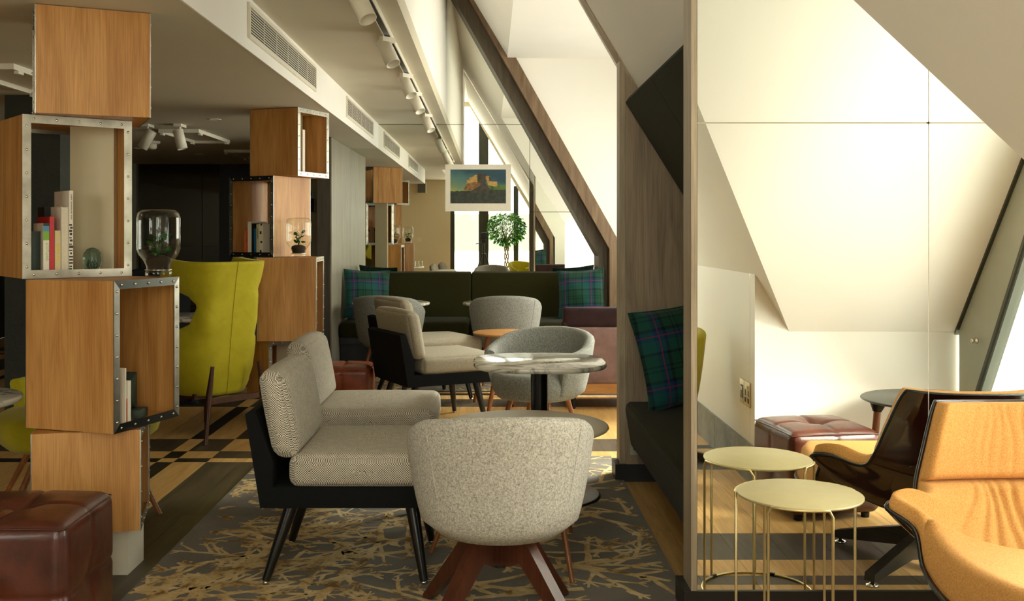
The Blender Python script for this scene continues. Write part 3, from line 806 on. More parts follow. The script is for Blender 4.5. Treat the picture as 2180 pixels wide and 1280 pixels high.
def tub_chair(label, loc, rz, felt, base, zt=.735, zb=.31, rt=.305, rb=.235, drop=.16, phim=128, group='felt tub chairs', lg=(.17, .27, 45)):
    """tub chair facing local +y"""
    t = thing('tub_chair', label, 'chair', loc, rz, group)
    rs = []; N = 44; th = .062
    for i in range(N+1):
        ph = rad(-phim+2*phim*i/N); k = abs(ph)/rad(phim)
        top = zt-.06*(1-math.cos(min(abs(ph), PI/2)))-(drop-.06)*sstep(.45, 1.0, k)
        prof = []
        lean = 1.0
        for q in range(9):                                   # outer wall, bottom to top
            u = q/8; z = zb+(top-zb)*u
            r = rb+(rt-rb)*(u**.6)
            if u < .13: r -= .03*(1-u/.13)**2
            prof.append((r, z))
        for q in range(1, 6):                                # rolled rim
            an = PI*q/6; prof.append((rt-th/2+th/2*math.cos(an), top+th/2*math.sin(an)*.8))
        for q in range(5):
            u = q/4; z = top+(.40-top)*u; prof.append((rt-th-(rt-rb)*.55*u, z))
        prof.append((rb-.06, zb+.01))
        sx, sy = math.sin(ph), -math.cos(ph)
        rs.append([(r*sx*1.02, r*sy*(1.0 if sy < 0 else .96), z) for r, z in prof])
    MB().rings(rs, True, True, True).build('shell', felt, t, weld=True)
    MB().lathe([(0, zb+.002), (rb-.03, zb), (rb-.008, zb+.02), (rb+.005, zb+.06), (rb+.012, .40), (rb, .445), (rb-.03, .462), (rb-.1, .47), (0, .472)], (0, .025, 0), 36, 1, 1.0, 2.4).build('seat', felt, t)
    for sg in (-1, 1):                                       # back seams
        ph = rad(sg*52); pts = []
        for q in range(9):
            u = q/8; z = zb+.01+(zt-zb-.03)*u; r = rb+(rt-rb)*(u**.6)+.0006-(.03*(1-u/.13)**2 if u < .13 else 0); a = ph*(1-.12*(1-u))
            pts.append((r*math.sin(a)*1.02, -r*math.cos(a), z))
        MB().tube(pts, .0018, 5).build('seam', felt, t)
    if base == 'cross':
        MB().tube([(0, 0, .18), (0, 0, zb+.01)], .022, 16).build('column', 'charcoal_metal', t)
        for k in range(4):
            a = rad(45+90*k)
            prof = [(.006, zb), (.11, zb), (.345, .012), (.345, 0), (.315, 0), (.10, zb-.095), (.06, zb-.115), (.006, zb-.115)]
            m = MB(); m.prism(prof, -.021, .021, 'y'); o = m.build('leg', 'walnut', t); o.rotation_euler = (0, 0, a)
    elif base == 'legs':
        for k in range(4):
            a = rad(lg[2]+90*k); m = MB(); taper_leg(m, (lg[0]*math.cos(a), lg[0]*math.sin(a), zb+.01), (lg[1]*math.cos(a), lg[1]*math.sin(a), 0), .017, .011); m.build('leg', 'chair_leg', t)
    elif base == 'star':
        MB().tube([(0, 0, .08), (0, 0, zb+.01)], .025, 16).build('column', 'charcoal_metal', t)
        for k in range(4):
            a = rad(20+90*k); m = MB(); m.prism([(.0, .11), (.33, .03), (.34, .018), (.34, 0), (.30, 0), (0, .06)], -.022, .022, 'y'); o = m.build('leg', 'charcoal_oak', t); o.rotation_euler = (0, 0, a)
    return t
tub_chair('pale grey felt tub chair seen from behind on a crossed walnut base', (.035, 3.43, .0115), rad(3), 'grey_felt', 'cross', zt=.70)
tub_chair('cool grey felt tub chair facing out behind the marble pedestal table', (.30, 6.25, 0), rad(150), 'cool_felt', 'legs', rt=.33, rb=.25, zt=.685, drop=.12)
tub_chair('grey felt tub chair at the banquette under the castle print', (.136, 8.83, .016), 0, 'cool_felt', 'legs')
tub_chair('dark grey felt tub chair behind the oat wool chairs', (-.86, 8.86, .016), rad(-12), 'cool_felt', 'legs')
tub_chair('chartreuse velvet tub chair on a dark star base next to the low white wall', (.925, 1.08, 0), rad(70), 'chartreuse', 'star', zt=.73, group='chartreuse tub chairs')
tub_chair('chartreuse velvet tub chair beside the potted ficus', (.70, -.12, 0), rad(-30), 'chartreuse', 'star', zt=.68, group='chartreuse tub chairs')
tub_chair('chartreuse velvet tub chair behind the cube shelf tower, by a marble table', (-1.95, 4.92, 0), rad(125), 'chartreuse', 'legs', zt=.66, rt=.42, rb=.33, drop=.10, lg=(.25, .46, -145), group='chartreuse tub chairs')
tub_chair('black tub chair behind the yellow wing chair', (-2.85, 8.8, 0), rad(180), 'black_fabric', 'legs', zt=.98, zb=.32, group='black tub chairs')

# yellow wing chair
def wing_chair(label, loc, rz):
    t = thing('wing_chair', label, 'chair', loc, rz)
    kf = [(.27, .215, .36), (.34, .245, .44), (.44, .268, .47), (.54, .275, .44), (.60, .275, .33), (.66, .255, .12), (.74, .235, .02), (.84, .225, .0), (.90, .235, .05), (.95, .262, .19), (1.0, .277, .25), (1.06, .282, .235), (1.11, .284, .21), (1.135, .284, .20)]
    def at_z(z):
        for (a, w0, g0), (b, w1, g1) in zip(kf, kf[1:]):
            if z <= b:
                u = (z-a)/(b-a); u = u*u*(3-2*u); return w0+(w1-w0)*u, g0+(g1-g0)*u
        return kf[-1][1:]
    NZ, NS = 40, 40
    def surf(off):
        def fn(i, j):
            s_ = 2*j-1; z = .27+(1.135-.27)*i
            w, gd = at_z(z); rc = .07+.09*min(1, gd/.16)
            a = abs(s_); w2, rc2 = w-off, rc-off*.5
            flat = w2-rc2; arc = rc2*PI/2; tot = flat+arc+gd; d = a*tot
            if d < flat: x, y = d, 0
            elif d < flat+arc: q = (d-flat)/rc2; x, y = flat+rc2*math.sin(q), rc2*(1-math.cos(q))
            else: x, y = w2+(d-flat-arc)*.05, rc2+(d-flat-arc)
            lean = -.12*(z-.27)-.05*max(0, z-.8)
            dz = -.018*(1-a)**2 if i > .9 else 0
            dz2 = -.02*(1-abs(s_)**4)*sstep(.85, 1, i)
            return (math.copysign(x, s_), y+off+lean-.18, z+dz2)
        return fn
    m = MB(); fo, fi = surf(0), surf(.055)
    m.grid(fo, NZ, NS); m.grid(fi, NZ, NS, flip=True)
    def rim(pts_o, pts_i):
        for k in range(len(pts_o)-1):
            m.add([pts_o[k], pts_o[k+1], pts_i[k+1], pts_i[k]], [(0, 1, 2, 3)], True)
    for f in (lambda q: (1, q), lambda q: (0, q), lambda q: (q, 0), lambda q: (q, 1)):
        n_ = 40; rim([fo(*f(k/n_)) for k in range(n_+1)], [fi(*f(k/n_)) for k in range(n_+1)])
    m.build('shell', 'chartreuse', t, weld=True)
    MB().tube([Vector(fo(k/30, .5))+Vector((0, -.001, 0)) for k in range(31)], .0025, 5).build('seam', 'chartreuse', t)
    MB().rbox((.42, .46, .14), .045, 6, TR(0, .13, .36), puff=.02).build('seat_cushion', 'chartreuse', t)
    MB().prism([(-.2, -.12), (.2, -.12), (.19, .36), (-.19, .36)], .25, .285, 'z').build('seat_base', 'walnut', t)
    for x in (-1, 1):
        m = MB(); m.tube([(x*.175, -.275, .47), (x*.20, -.275, .30), (x*.25, -.31, 0)], [.012, .019, .0125], 12); m.build('leg', 'walnut', t)
        m = MB(); m.tube([(x*.18, .30, .27), (x*.20, .34, 0)], [.018, .012], 12); m.build('leg', 'walnut', t)
    MB().box((-.2, -.275, .235), (.2, -.245, .27)).build('rail', 'walnut', t)
    return t
wing_chair('chartreuse velvet wing chair on walnut legs seen from behind', (-1.81, 6.70, 0), rad(50))

# leather poufs
def pouf(label, loc, rz, mat, w=.44, h=.41):
    t = thing('pouf', label, 'pouf', loc, rz, 'tufted leather poufs')
    def deform(p):
        x, y, z = p; H = h/2-.02
        top = max(0, (z-(H-.06))/.06) if z > H-.06 else 0
        gx, gy = math.exp(-(x/.009)**2), math.exp(-(y/.009)**2)
        if z > H-.03:
            z -= .030*math.exp(-(x*x+y*y)/.0045)+.010*max(gx, gy)*sstep(w*.5, w*.1, max(abs(x), abs(y)))+.006*max(gx, gy)
            z += .012*(1-(2*x/w)**2)*(1-(2*y/w)**2)
        else:
            gz = math.exp(-((z+.02)/.009)**2)
            if abs(x) > w/2-.02: x -= math.copysign(.006*max(gy, gz)+.016*math.exp(-(y*y+(z+.02)**2)/.003), x)
            if abs(y) > w/2-.02: y -= math.copysign(.006*max(gx, gz)+.016*math.exp(-(x*x+(z+.02)**2)/.003), y)
        return (x, y, z)
    MB().rbox((w, w, h-.03), .035, 34, TR(0, 0, (h-.03)/2+.03), deform, puff=.010).build('body', mat, t, weld=True)
    for x in (-1, 1):
        for y in (-1, 1): MB().lathe([(0, 0), (.018, 0), (.02, .034), (0, .034)], (x*w*.38, y*w*.38, 0), 12).build('foot', 'rubber', t)
    zt_ = h-.012
    e = w/2-.007
    for (ax, ay), (bx_, by_) in (((-e, -e), (e, -e)), ((e, -e), (e, e)), ((e, e), (-e, e)), ((-e, e), (-e, -e))):
        pts = []
        for k in range(17):
            u = k/16; s_ = .010*math.sqrt(max(0, 1-(2*u-1)**2))
            x, y = ax+(bx_-ax)*u, ay+(by_-ay)*u; d = Vector((x, y, 0)); ln = max(abs(x), abs(y))
            dirx = (1 if ax == bx_ and ax > 0 else -1 if ax == bx_ else 0); diry = (1 if ay == by_ and ay > 0 else -1 if ay == by_ else 0)
            pts.append((x+dirx*s_*.7, y+diry*s_*.7, zt_-.002+.006*(1-(2*u-1)**2)))
        MB().tube(pts, .0022, 6).build('piping', mat, t)
    return t
pouf('brown leather tufted pouf in front of the oak cube tower', (-1.475, 3.265, .0115), rad(1), 'brown_leather', .43, .42)
pouf('rust leather pouf behind the tweed chairs by the dark cube', (-1.02, 7.25, 0), rad(2), 'rust_leather', .40, .37)
pouf('brown leather pouf in the dormer beside the white low wall', (1.53, 2.12, 0), rad(-9), 'brown_leather', .43, .40)

# wool and walnut shell lounge chair in the dormer
def shell_lounger(label, loc, rz):
    """faces local -y"""
    t = thing('shell_lounge_chair', label, 'chair', loc, rz)
    #      f (forward)  z    halfwidth  edge lift  nf   nz
    K = [(.42, .29, .36, .0, 0, 1), (.30, .285, .42, .0, 0, 1), (.10, .27, .455, .02, 0, 1), (-.05, .255, .46, .08, 0, 1), (-.13, .25, .455, .18, 0, 1),
         (-.21, .26, .51, .215, .05, 1), (-.32, .32, .45, .18, .4, .92), (-.41, .42, .37, .09, .85, .5), (-.445, .50, .345, .07, .98, .12), (-.47, .60, .31, .07, .98, .15), (-.49, .70, .275, .065, .98, .15), (-.50, .74, .255, .06, .98, .15)]
    def P(tv):
        x = tv*(len(K)-1); i = min(int(x), len(K)-2); u = x-i
        p = [K[max(i-1, 0)], K[i], K[i+1], K[min(i+2, len(K)-1)]]
        return [.5*((2*b)+(-a+c)*u+(2*a-5*b+4*c-d)*u*u+(-a+3*b-3*c+d)*u**3) for a, b, c, d in zip(*p)]
    def S(tv, u, off):
        f, z, w, lift, nf, nz = P(tv); n_ = math.hypot(nf, nz); nf /= n_; nz /= n_
        e = lift*abs(u)**2.6+off
        flare = 1+.0*abs(u)
        return Vector((w*u*flare, -(f+nf*e), z+nz*e))
    def piece(t0, t1, th, name, mat, o0=0.0, edge=.94, wr=0):
        m = MB(); NU, NV = 40, (110 if wr else 44)
        def top(i, j):
            u = (2*j-1); a = min(i, 1-i)*2; b = 1-abs(u)
            k = (1-(1-min(1, a/.22))**2)**.5 if a < .22 else 1
            k2 = (1-(1-min(1, b/.10))**2)**.5 if b < .10 else 1
            fold = 0
            if wr: fold = -wr*sum(math.exp(-((u-c-.03*math.sin(7*i+c*9))/.026)**2)*s_ for c, s_ in ((.07, 1), (-.10, 1), (.2, .7), (-.22, .9), (-.32, 1), (-.40, .8), (.33, .5), (-.52, .5)))*(1 if wr else 0)
            return S(t0+(t1-t0)*i, u*edge, o0+.012+th*k*k2+fold*k*k2)
        m.grid(top, NU, NV); m.grid(lambda i, j: S(t0+(t1-t0)*i, (2*j-1)*edge, o0+.001), NU, NV, flip=True)
        n_ = 40
        for f in (lambda q: (1, q), lambda q: (0, q), lambda q: (q, 0), lambda q: (q, 1)):
            for k in range(n_):
                a, b = f(k/n_), f((k+1)/n_)
                m.add([top(*a), top(*b), S(t0+(t1-t0)*b[0], (2*b[1]-1)*edge, o0+.001), S(t0+(t1-t0)*a[0], (2*a[1]-1)*edge, o0+.001)], [(0, 1, 2, 3)], True)
        return m.build(name, mat, t)
    m = MB(); sh = lambda off: (lambda i, j: S(i, 2*j-1, off))
    m.grid(sh(0), 60, 40); m.grid(sh(-.016), 60, 40, flip=True); m.build('shell', 'walnut_shell', t)
    m = MB()
    pts = [S(k/60, -1, -.008) for k in range(61)]+[S(1, -1+k/15, -.008) for k in range(1, 31)]+[S(1-k/60, 1, -.008) for k in range(1, 61)]+[S(0, 1-k/15, -.008) for k in range(1, 31)]
    m.tube(pts, .0065, 8); m.build('rim', 'black_lacquer', t)
    piece(.0, .345, .105, 'seat_cushion', 'orange_wool', 0, .985)
    piece(.27, .73, .06, 'lumbar_cushion', 'orange_wool', 0, .985, .014)
    piece(.725, .995, .055, 'head_cushion', 'orange_wool', 0, .985, .002)
    MB().tube([(0, .02, .10), (0, .02, .30)], .028, 18).build('column', 'chrome', t)
    MB().box((-.03, -.2, .255), (.03, .22, .28)).build('support', 'chrome', t)
    for k in range(4):
        a = rad(52+90*k); m = MB()
        m.prism([(.02, .135), (.10, .135), (.40, .05), (.405, .022), (.375, .022), (.10, .06), (.02, .06)], -.021, .021, 'y')
        o = m.build('leg', 'charcoal_oak', t); o.rotation_euler = (0, 0, a); o.location = (0, .02, 0)
        MB().lathe([(0, 0), (.025, 0), (.022, .008), (.008, .012), (.008, .022), (0, .022)], (.385, 0, 0), 16).build('glide', 'chrome', o)
    return t
shell_lounger('orange wool lounge chair in a glossy walnut shell by the dormer window', (1.71, 2.925, 0), rad(0))

# mauve sofa seen from its back corner
t = thing('sofa', 'mauve velvet sofa with dark plum back rail on an oak plinth', 'sofa', (1.02, 7.9, 0), 0)
MB().rbox((.96, .08, .42), .02, 6, TR(0.02, -.31, .40)).build('back_panel', 'mauve_velvet', t)
MB().rbox((.98, .12, .15), .03, 6, TR(.01, -.29, .675)).build('back_rail', 'plum_velvet', t)
MB().rbox((.05, .10, .40), .02, 6, TR(-.465, -.30, .45)).build('end_panel', 'plum_velvet', t)
MB().rbox((.96, .60, .18), .04, 6, TR(.02, .06, .36), puff=.02).build('seat_cushion', 'mauve_velvet', t)
MB().box((-.46, -.34, .12), (.5, .36, .20)).build('plinth', 'oak_flat', t)
for x in (-.4, .44):
    for y in (-.28, .3): MB().tube([(x, y, .12), (x, y, 0)], [.02, .015], 10).build('leg', 'rubber', t)

# ------------------------------------------------------------------ banquette and booth bench
t = thing('banquette', 'long olive wool banquette against the mirrored far wall', 'bench', (0, 0, 0))
for a, b in ((-1.425, -.188), (-.184, 1.09)):
    MB().rbox((b-a, .13, .50), .02, 8, TR((a+b)/2, 10.50, .64) @ Matrix.Rotation(rad(-5), 4, 'X')).build('back_panel', 'olive_wool', t)
    MB().rbox((b-a, .70, .15), .05, 8, TR((a+b)/2, 10.10, .375)).build('seat', 'olive_wool', t)
MB().box((-1.42, 9.85, .0), (1.085, 10.6, .30)).build('base', 'black_paint', t)
MB().box((-1.42, 9.80, .24), (1.085, 9.85, .30)).build('rail', 'black_paint', t)
t = thing('booth_bench', 'olive wool booth bench between the two timber partitions', 'bench', (0, 0, 0))
MB().prism([(.73, .42), (.712, .405), (.707, .38), (.735, .20), (1.35, .20), (1.35, .42)], 3.65, 5.37, 'y').build('seat', 'olive_wool', t)
MB().box((.88, 3.65, 0), (1.35, 5.37, .20)).build('base', 'black_paint', t)
for y0, y1 in ((3.65, 4.52), (4.525, 5.37)):
    pl = [(S1X(2.0), 2.0), (S1X(2.0)-.09, 2.0), (S1X(2.0)-.105, 1.975), (S1X(1.085)-.10, 1.085), (1.26, .43), (1.35, .43), (1.35, 1.085)]
    MB().prism(pl, y0, y1, 'y').build('back_pad', 'olive_wool', t)

def pillow(label, M_, w=.44, h=.44, th=.15):
    def fn(sg):
        def f(i, j):
            u, v = 2*i-1, 2*j-1
            e = max(0, (1-abs(u)**2.6))*max(0, (1-abs(v)**2.6))
            pinch = 1-.07*(1-u*u)*abs(v)**3; pinch2 = 1-.07*(1-v*v)*abs(u)**3
            wob = .006*math.sin(5*u+3*v+sg)+.004*math.sin(9*v-4*u)
            return (u*w/2*pinch2, sg*(th/2*e**.55+.003)+wob*e**.3, v*h/2*pinch)
        return f
    o = MB().grid(fn(1), 20, 20).grid(fn(-1), 20, 20, flip=True)
    ob = o.build('tartan_pillow', 'tartan', weld=True); ob.matrix_world = M_
    tag(ob, label, 'cushion', 'tartan pillows'); 
    pts = []
    f = fn(0)
    for a, b in ((lambda k: (k, 0)), None), ((lambda k: (1, k)), None), ((lambda k: (1-k, 1)), None), ((lambda k: (0, 1-k)), None):
        pts += [f(*a(k/12)) for k in range(12)]
    MB().tube(pts+pts[:1], .006, 6).build('piping', 'tartan', ob)
    return ob
RX = lambda a: Matrix.Rotation(a, 4, 'X'); RY = lambda a: Matrix.Rotation(a, 4, 'Y')
pillow('tartan pillow leaning at the fin wall end of the banquette', TR(-1.19, 10.06, .70) @ RZ(rad(22)) @ RY(rad(3)) @ RX(rad(-14)), w=.46, h=.48)
pillow('tartan pillow leaning at the roof slope end of the banquette', TR(.90, 10.14, .70) @ RZ(rad(-14)) @ RY(rad(-4)) @ RX(rad(-14)), w=.46, h=.48)
pillow('tartan pillow on the booth bench leaning against the timber panel', TR(.985, 5.20, .69) @ RZ(rad(14)) @ RY(rad(-9)) @ RX(rad(-12)), w=.50, h=.50, th=.17)

# ------------------------------------------------------------------ tables
def slab_top(r, th, pw=2.0, sx=1, sy=1):
    return [(0, -th), (r-.012, -th), (r-.004, -th+.004), (r, -th*.5), (r-.002, -.003), (r-.008, 0), (0, 0)]
def pedestal(label, loc, h, r, mat, pw=2.0, sx=1, sy=1, group='marble pedestal tables', rot=0, base=.26):
    t = thing('pedestal_table', label, 'table', loc, rot, group)
    MB().lathe(slab_top(r, .026), (0, 0, h), 56, sx, sy, pw).build('top', mat, t)
    MB().box((-.13, -.13, h-.038), (.13, .13, h-.0265)).build('mounting_plate', 'black_paint', t)
    MB().tube([(0, 0, .01), (0, 0, h-.037)], .042, 20).build('column', 'black_lacquer', t)
    MB().lathe([(0, 0), (base, 0), (base, .006), (base-.01, .01), (0, .012)], seg=40).build('base', 'charcoal_metal', t)
    return t
pedestal('rounded square marble table on a black column beside the booth', (.245, 5.08, .0115), .66, .325, 'marble', 2.9, base=.30)
pedestal('round marble table at the banquette beside the tartan pillow', (-.91, 9.55, .0115), .645, .36, 'marble')
pedestal('round marble table at the banquette behind the tub chair', (.11, 9.55, .0115), .645, .36, 'marble')
pedestal('marble table edge beside the chartreuse tub chair left of the cube tower', (-2.16, 4.06, 0), .65, .30, 'marble', base=.2)
pedestal('marble table holding two water glasses', (-1.55, 1.85, 0), .66, .32, 'marble', base=.22)
pedestal('marble table beyond the yellow wing chair', (-2.27, 7.95, 0), .66, .34, 'marble', 3.2, base=.22)
def leg_table(label, loc, h, r, mat, legmat, n=3, rf=1.0, a0=0, name='round_table', group=None, th=.018, r0=.55, lr=(.015, .009)):
    t = thing(name, label, 'table', loc, 0, group)
    MB().lathe(slab_top(r, th), (0, 0, h), 56).build('top', mat, t)
    for k in range(n):
        a = rad(a0+360*k/n); m = MB(); taper_leg(m, (r*r0*math.cos(a), r*r0*math.sin(a), h-th), (r*rf*math.cos(a), r*rf*math.sin(a), 0), lr[0], lr[1])
        m.build('leg', legmat, t)
    return t
leg_table('round beige table behind the pale felt tub chair', (.14, 4.12, .016), .52, .335, 'beige_table', 'chair_leg', 3, 1.12, -64)
leg_table('round oak coffee table next to the oat wool chair', (.13, 8.0, 0), .53, .26, 'oak_flat', 'chair_leg', 3, 1.0, 200, 'coffee_table', 'nested oak coffee tables', lr=(.022, .014))
leg_table('smaller oak coffee table tucked under the taller one', (.18, 7.50, 0), .45, .22, 'oak_flat', 'chair_leg', 3, 1.0, 210, 'coffee_table', 'nested oak coffee tables', lr=(.022, .014))
tt = leg_table('round dark topped table on splayed wooden legs inside the dormer', (2.10, 2.07, 0), .51, .32, 'dark_top', 'chair_leg', 3, .95, 178, r0=.8, th=.014, lr=(.018, .012))
for k in range(3):
    a = rad(178+120*k); MB().tube([(.256*math.cos(a), .256*math.sin(a), .499), (.262*math.cos(a), .262*math.sin(a), .45)], [.042, .02], 14).build('leg_socket', 'black_paint', tt)

# gold wire side table
t = thing('side_table', 'round gold metal side table on bent wire legs at the mirror', 'table', (.971, 3.235, 0))
H, R = .48, .193
MB().lathe([(0, -.004), (R-.003, -.004), (R-.001, -.001), (R-.001, .003), (R-.003, .004), (0, .002)], (0, 0, H), 64).build('top', 'gold_top', t)
ROD = .0045
def urod(a0, a1, nm='leg_rod'):
    r = R+.003; pts = [(r*math.cos(a0), r*math.sin(a0), .004), (r*math.cos(a0), r*math.sin(a0), H-.02)]
    n_ = 10
    for k in range(n_+1):
        a = a0+(a1-a0)*(.06+.88*k/n_); pts.append((r*math.cos(a), r*math.sin(a), H-.001))
    pts += [(r*math.cos(a1), r*math.sin(a1), H-.02), (r*math.cos(a1), r*math.sin(a1), .004)]
    MB().tube(pts, ROD, 8).build(nm, 'gold_metal', t)
urod(rad(175), rad(108)); urod(rad(50), rad(14)); urod(rad(226), rad(282))
MB().tube([((R+.003)*math.cos(a), (R+.003)*math.sin(a), .0045) for a in (rad(108+ (374-108)*k/30) for k in range(31))], ROD, 8).build('foot_ring', 'gold_metal', t)
for a in (150, 230, 300): MB().box((-.012, -.005, 0), (.012, .005, .010), TR((R+.003)*math.cos(rad(a)), (R+.003)*math.sin(rad(a)), 0) @ RZ(rad(a+90))).build('pad', 'rubber', t)

# drinking glasses
for dx, lb in ((-.06, 'clear water glass on the marble table, nearer the cube tower'), (.07, 'clear water glass on the marble table, nearer the rug')):
    g_ = MB().lathe([(0, 0), (.034, 0), (.036, .01), (.038, .1), (.0365, .1), (.034, .012), (0, .01)], seg=24).build('water_glass', 'jar_glass', None, (-1.36+dx, 1.9, .6605))
    tag(g_, lb, 'glass', 'water glasses')

# ------------------------------------------------------------------ ceiling fittings
def grille(label, y0, y1):
    t = thing('vent_grille', label, 'vent', (-1.143, y0, 2.24), 0, 'bulkhead air grilles')
    L, Hh = y1-y0, .13
    bx('backing', 'brown_grille', (.001, .0, 0), (.003, L, Hh), t)
    for lo, hi in (((0, -.02, -.02), (.012, L+.02, 0)), ((0, -.02, Hh), (.012, L+.02, Hh+.02)), ((0, -.02, 0), (.012, 0, Hh)), ((0, L, 0), (.012, L+.02, Hh))): bx('frame', 'white_metal', lo, hi, t)
    n_ = 10
    for k in range(n_):
        z = Hh*(k+.5)/n_; MB().box((.0045, 0, -.0024), (.0065, L, .0024), TR(0, 0, z)).build('slat', 'white_metal', t)
    for k in range(1, 6): bx('divider', 'white_metal', (.0066, L*k/6-.004, 0), (.008, L*k/6+.004, Hh), t)
grille('long white slatted air grille on the bulkhead above the cube towers', 4.9, 6.75)
grille('white slatted air grille on the bulkhead next to the far mirror', 8.25, 10.1)
tk = thing('light_track', 'dark ceiling track carrying the white spotlights', 'light track', (-.566, 3.2, ZU))
bx('rail', 'charcoal_metal', (-.018, 0, -.03), (.018, 7.4, -.0005), tk)
for x in (-.02, .016): bx('edge', 'white_metal', (x, 0, -.033), (x+.004, 7.4, -.0005), tk)
def spot(label, loc, az, tilt, group, size=1.0, base=False):
    t = thing('spotlight', label, 'lamp', loc, az, group)
    k = size
    if base: MB().box((-.03*k, -.075*k, -.022), (.03*k, .075*k, -.0005)).build('mount', 'white_metal', t)
    else: MB().box((-.015, -.05, -.06), (.015, .05, -.034)).build('adapter', 'white_metal', t)
    MB().tube([(0, 0, -.022 if base else -.055), (0, 0, -.09)], .010, 12).build('stem', 'white_metal', t)
    m = Matrix.Translation((0, 0, -.115)) @ Matrix.Rotation(tilt, 4, 'Y')
    o = MB().lathe([(0, .075*k), (.036*k, .075*k), (.041*k, .07*k), (.041*k, -.085*k), (.037*k, -.085*k), (.036*k, -.05*k), (0, -.05*k)], seg=26).build('head', 'white_metal', t); o.matrix_local = m
    l = MB().lathe([(0, -.049*k), (.034*k, -.049*k), (.034*k, -.047*k), (0, -.047*k)], seg=20).build('lens', 'paper_white', o)
for i, y in enumerate((4.55, 5.74, 7.06, 7.98, 9.45)):
    lb = ['white track spotlight first on the track above the tweed chairs', 'white track spotlight beside the long bulkhead grille', 'white track spotlight halfway along the track, opposite the bulkhead', 'white track spotlight next to the far mirror grille', 'white track spotlight closest to the far mirror'][i]
    spot(lb, (-.566, y, ZU), rad(-40), rad(-32), 'track spotlights')
spot('white ceiling spotlight tilted towards the cube tower', (-2.74, 8.28, ZL), rad(180), rad(-30), 'surface spotlights', base=True)
spot('white ceiling spotlight hanging beside the access panel', (-2.48, 8.28, ZL), rad(0), rad(-14), 'surface spotlights', base=True)
t = thing('smoke_detector', 'round white smoke detector on the low ceiling', 'detector', (-3.2, 9.8, ZL))
MB().lathe([(0, -.0005), (.075, -.0005), (.075, -.018), (.06, -.028), (0, -.028)], seg=28).build('base', 'white_metal', t)
MB().lathe([(0, -.028), (.045, -.028), (.045, -.06), (.035, -.075), (0, -.078)], seg=24).build('sensor', 'white_metal', t)
for y0, y1, lb in ((5.29, 6.35, 'framed ceiling access panel left of the cube tower'), (8.66, 9.7, 'framed ceiling access panel behind the two ceiling spotlights'), (10.8, 11.8, 'framed ceiling access panel furthest into the dark lounge')):
    t = thing('access_panel', lb, 'ceiling panel', (-2.605, (y0+y1)/2, ZL), 0, 'ceiling access panels'); L = (y1-y0)/2; W = .17
    bx('door', 'ceiling_paint', (-W+.02, -L+.02, -.006), (W-.02, L-.02, -.0005), t)
    for lo, hi in (((-W, -L, -.03), (W, -L+.015, -.0005)), ((-W, L-.015, -.03), (W, L, -.0005)), ((-W, -L+.015, -.03), (-W+.015, L-.015, -.0005)), ((W-.015, -L+.015, -.03), (W, L-.015, -.0005))): bx('frame', 'white_metal', lo, hi, t)
    for sx in (-1, 1):
        for sy in (-.85, .85): MB().box((-.012, -.03, -.045), (.012, .03, -.031), TR(sx*(W-.01), sy*L, 0)).build('latch', 'white_metal', t)
for x, y, lb in ((-2.1, 7.9, 'next to the oak cube'), (-3.2, 11.4, 'beyond the smoke detector'), (-2.7, 11.5, 'beside the furthest access panel'), (-3.6, 10.6, 'nearest the smoked glass wall')):
    o = MB().lathe([(0, -.0005), (.05, -.0005), (.05, -.004), (.036, -.006), (.034, -.002), (0, -.002)], (0, 0, 0), 24).build('downlight', 'white_metal', None, (x, y, ZL))
    tag(o, 'small round ceiling downlight '+lb, 'lamp', 'recessed downlights')
t = thing('wall_speaker', 'white speaker box high on the cream back wall', 'speaker', (-1.45, YB, 2.13)); MB().rbox((.2, .12, .26), .02, 3, TR(0, .065, .13)).build('cabinet', 'white_metal', t); bx('grille', 'pot_grey', (-.085, .125, .015), (.085, .128, .245), t)
t = thing('wall_speaker', 'brown speaker on the far cream wall under the exit sign', 'speaker', (-2.24, YE-.03, 1.54)); MB().rbox((.09, .08, .19), .012, 3, TR(0, -.042, .1)).build('cabinet', 'white_metal', t); bx('grille', 'brown_grille', (-.036, -.085, .015), (.036, -.082, .185), t)
t = thing('exit_sign', 'pale green exit sign on the far cream wall', 'sign', (-2.265, YE-.03, 1.74)); bx('panel', 'sign_green', (-.06, -.02, 0), (.04, -.001, .10), t); bx('arrow', 'sign_ink', (-.0, -.022, .02), (.02, -.0205, .08), t)
t = thing('light_switch', 'cream light switch on the back wall', 'switch', (-1.5, YB, 1.1)); bx('plate', 'white_metal', (-.045, .0005, 0), (.045, .01, .09), t); bx('rocker', 'paper_white', (-.012, .01, .025), (.012, .015, .065), t)

# dark stone pillar at the left, behind the cube tower
struct(bx('wall_pillar', 'green_stone', (-3.05, 6.5, 0), (-2.70, 7.0, ZL-.001)))

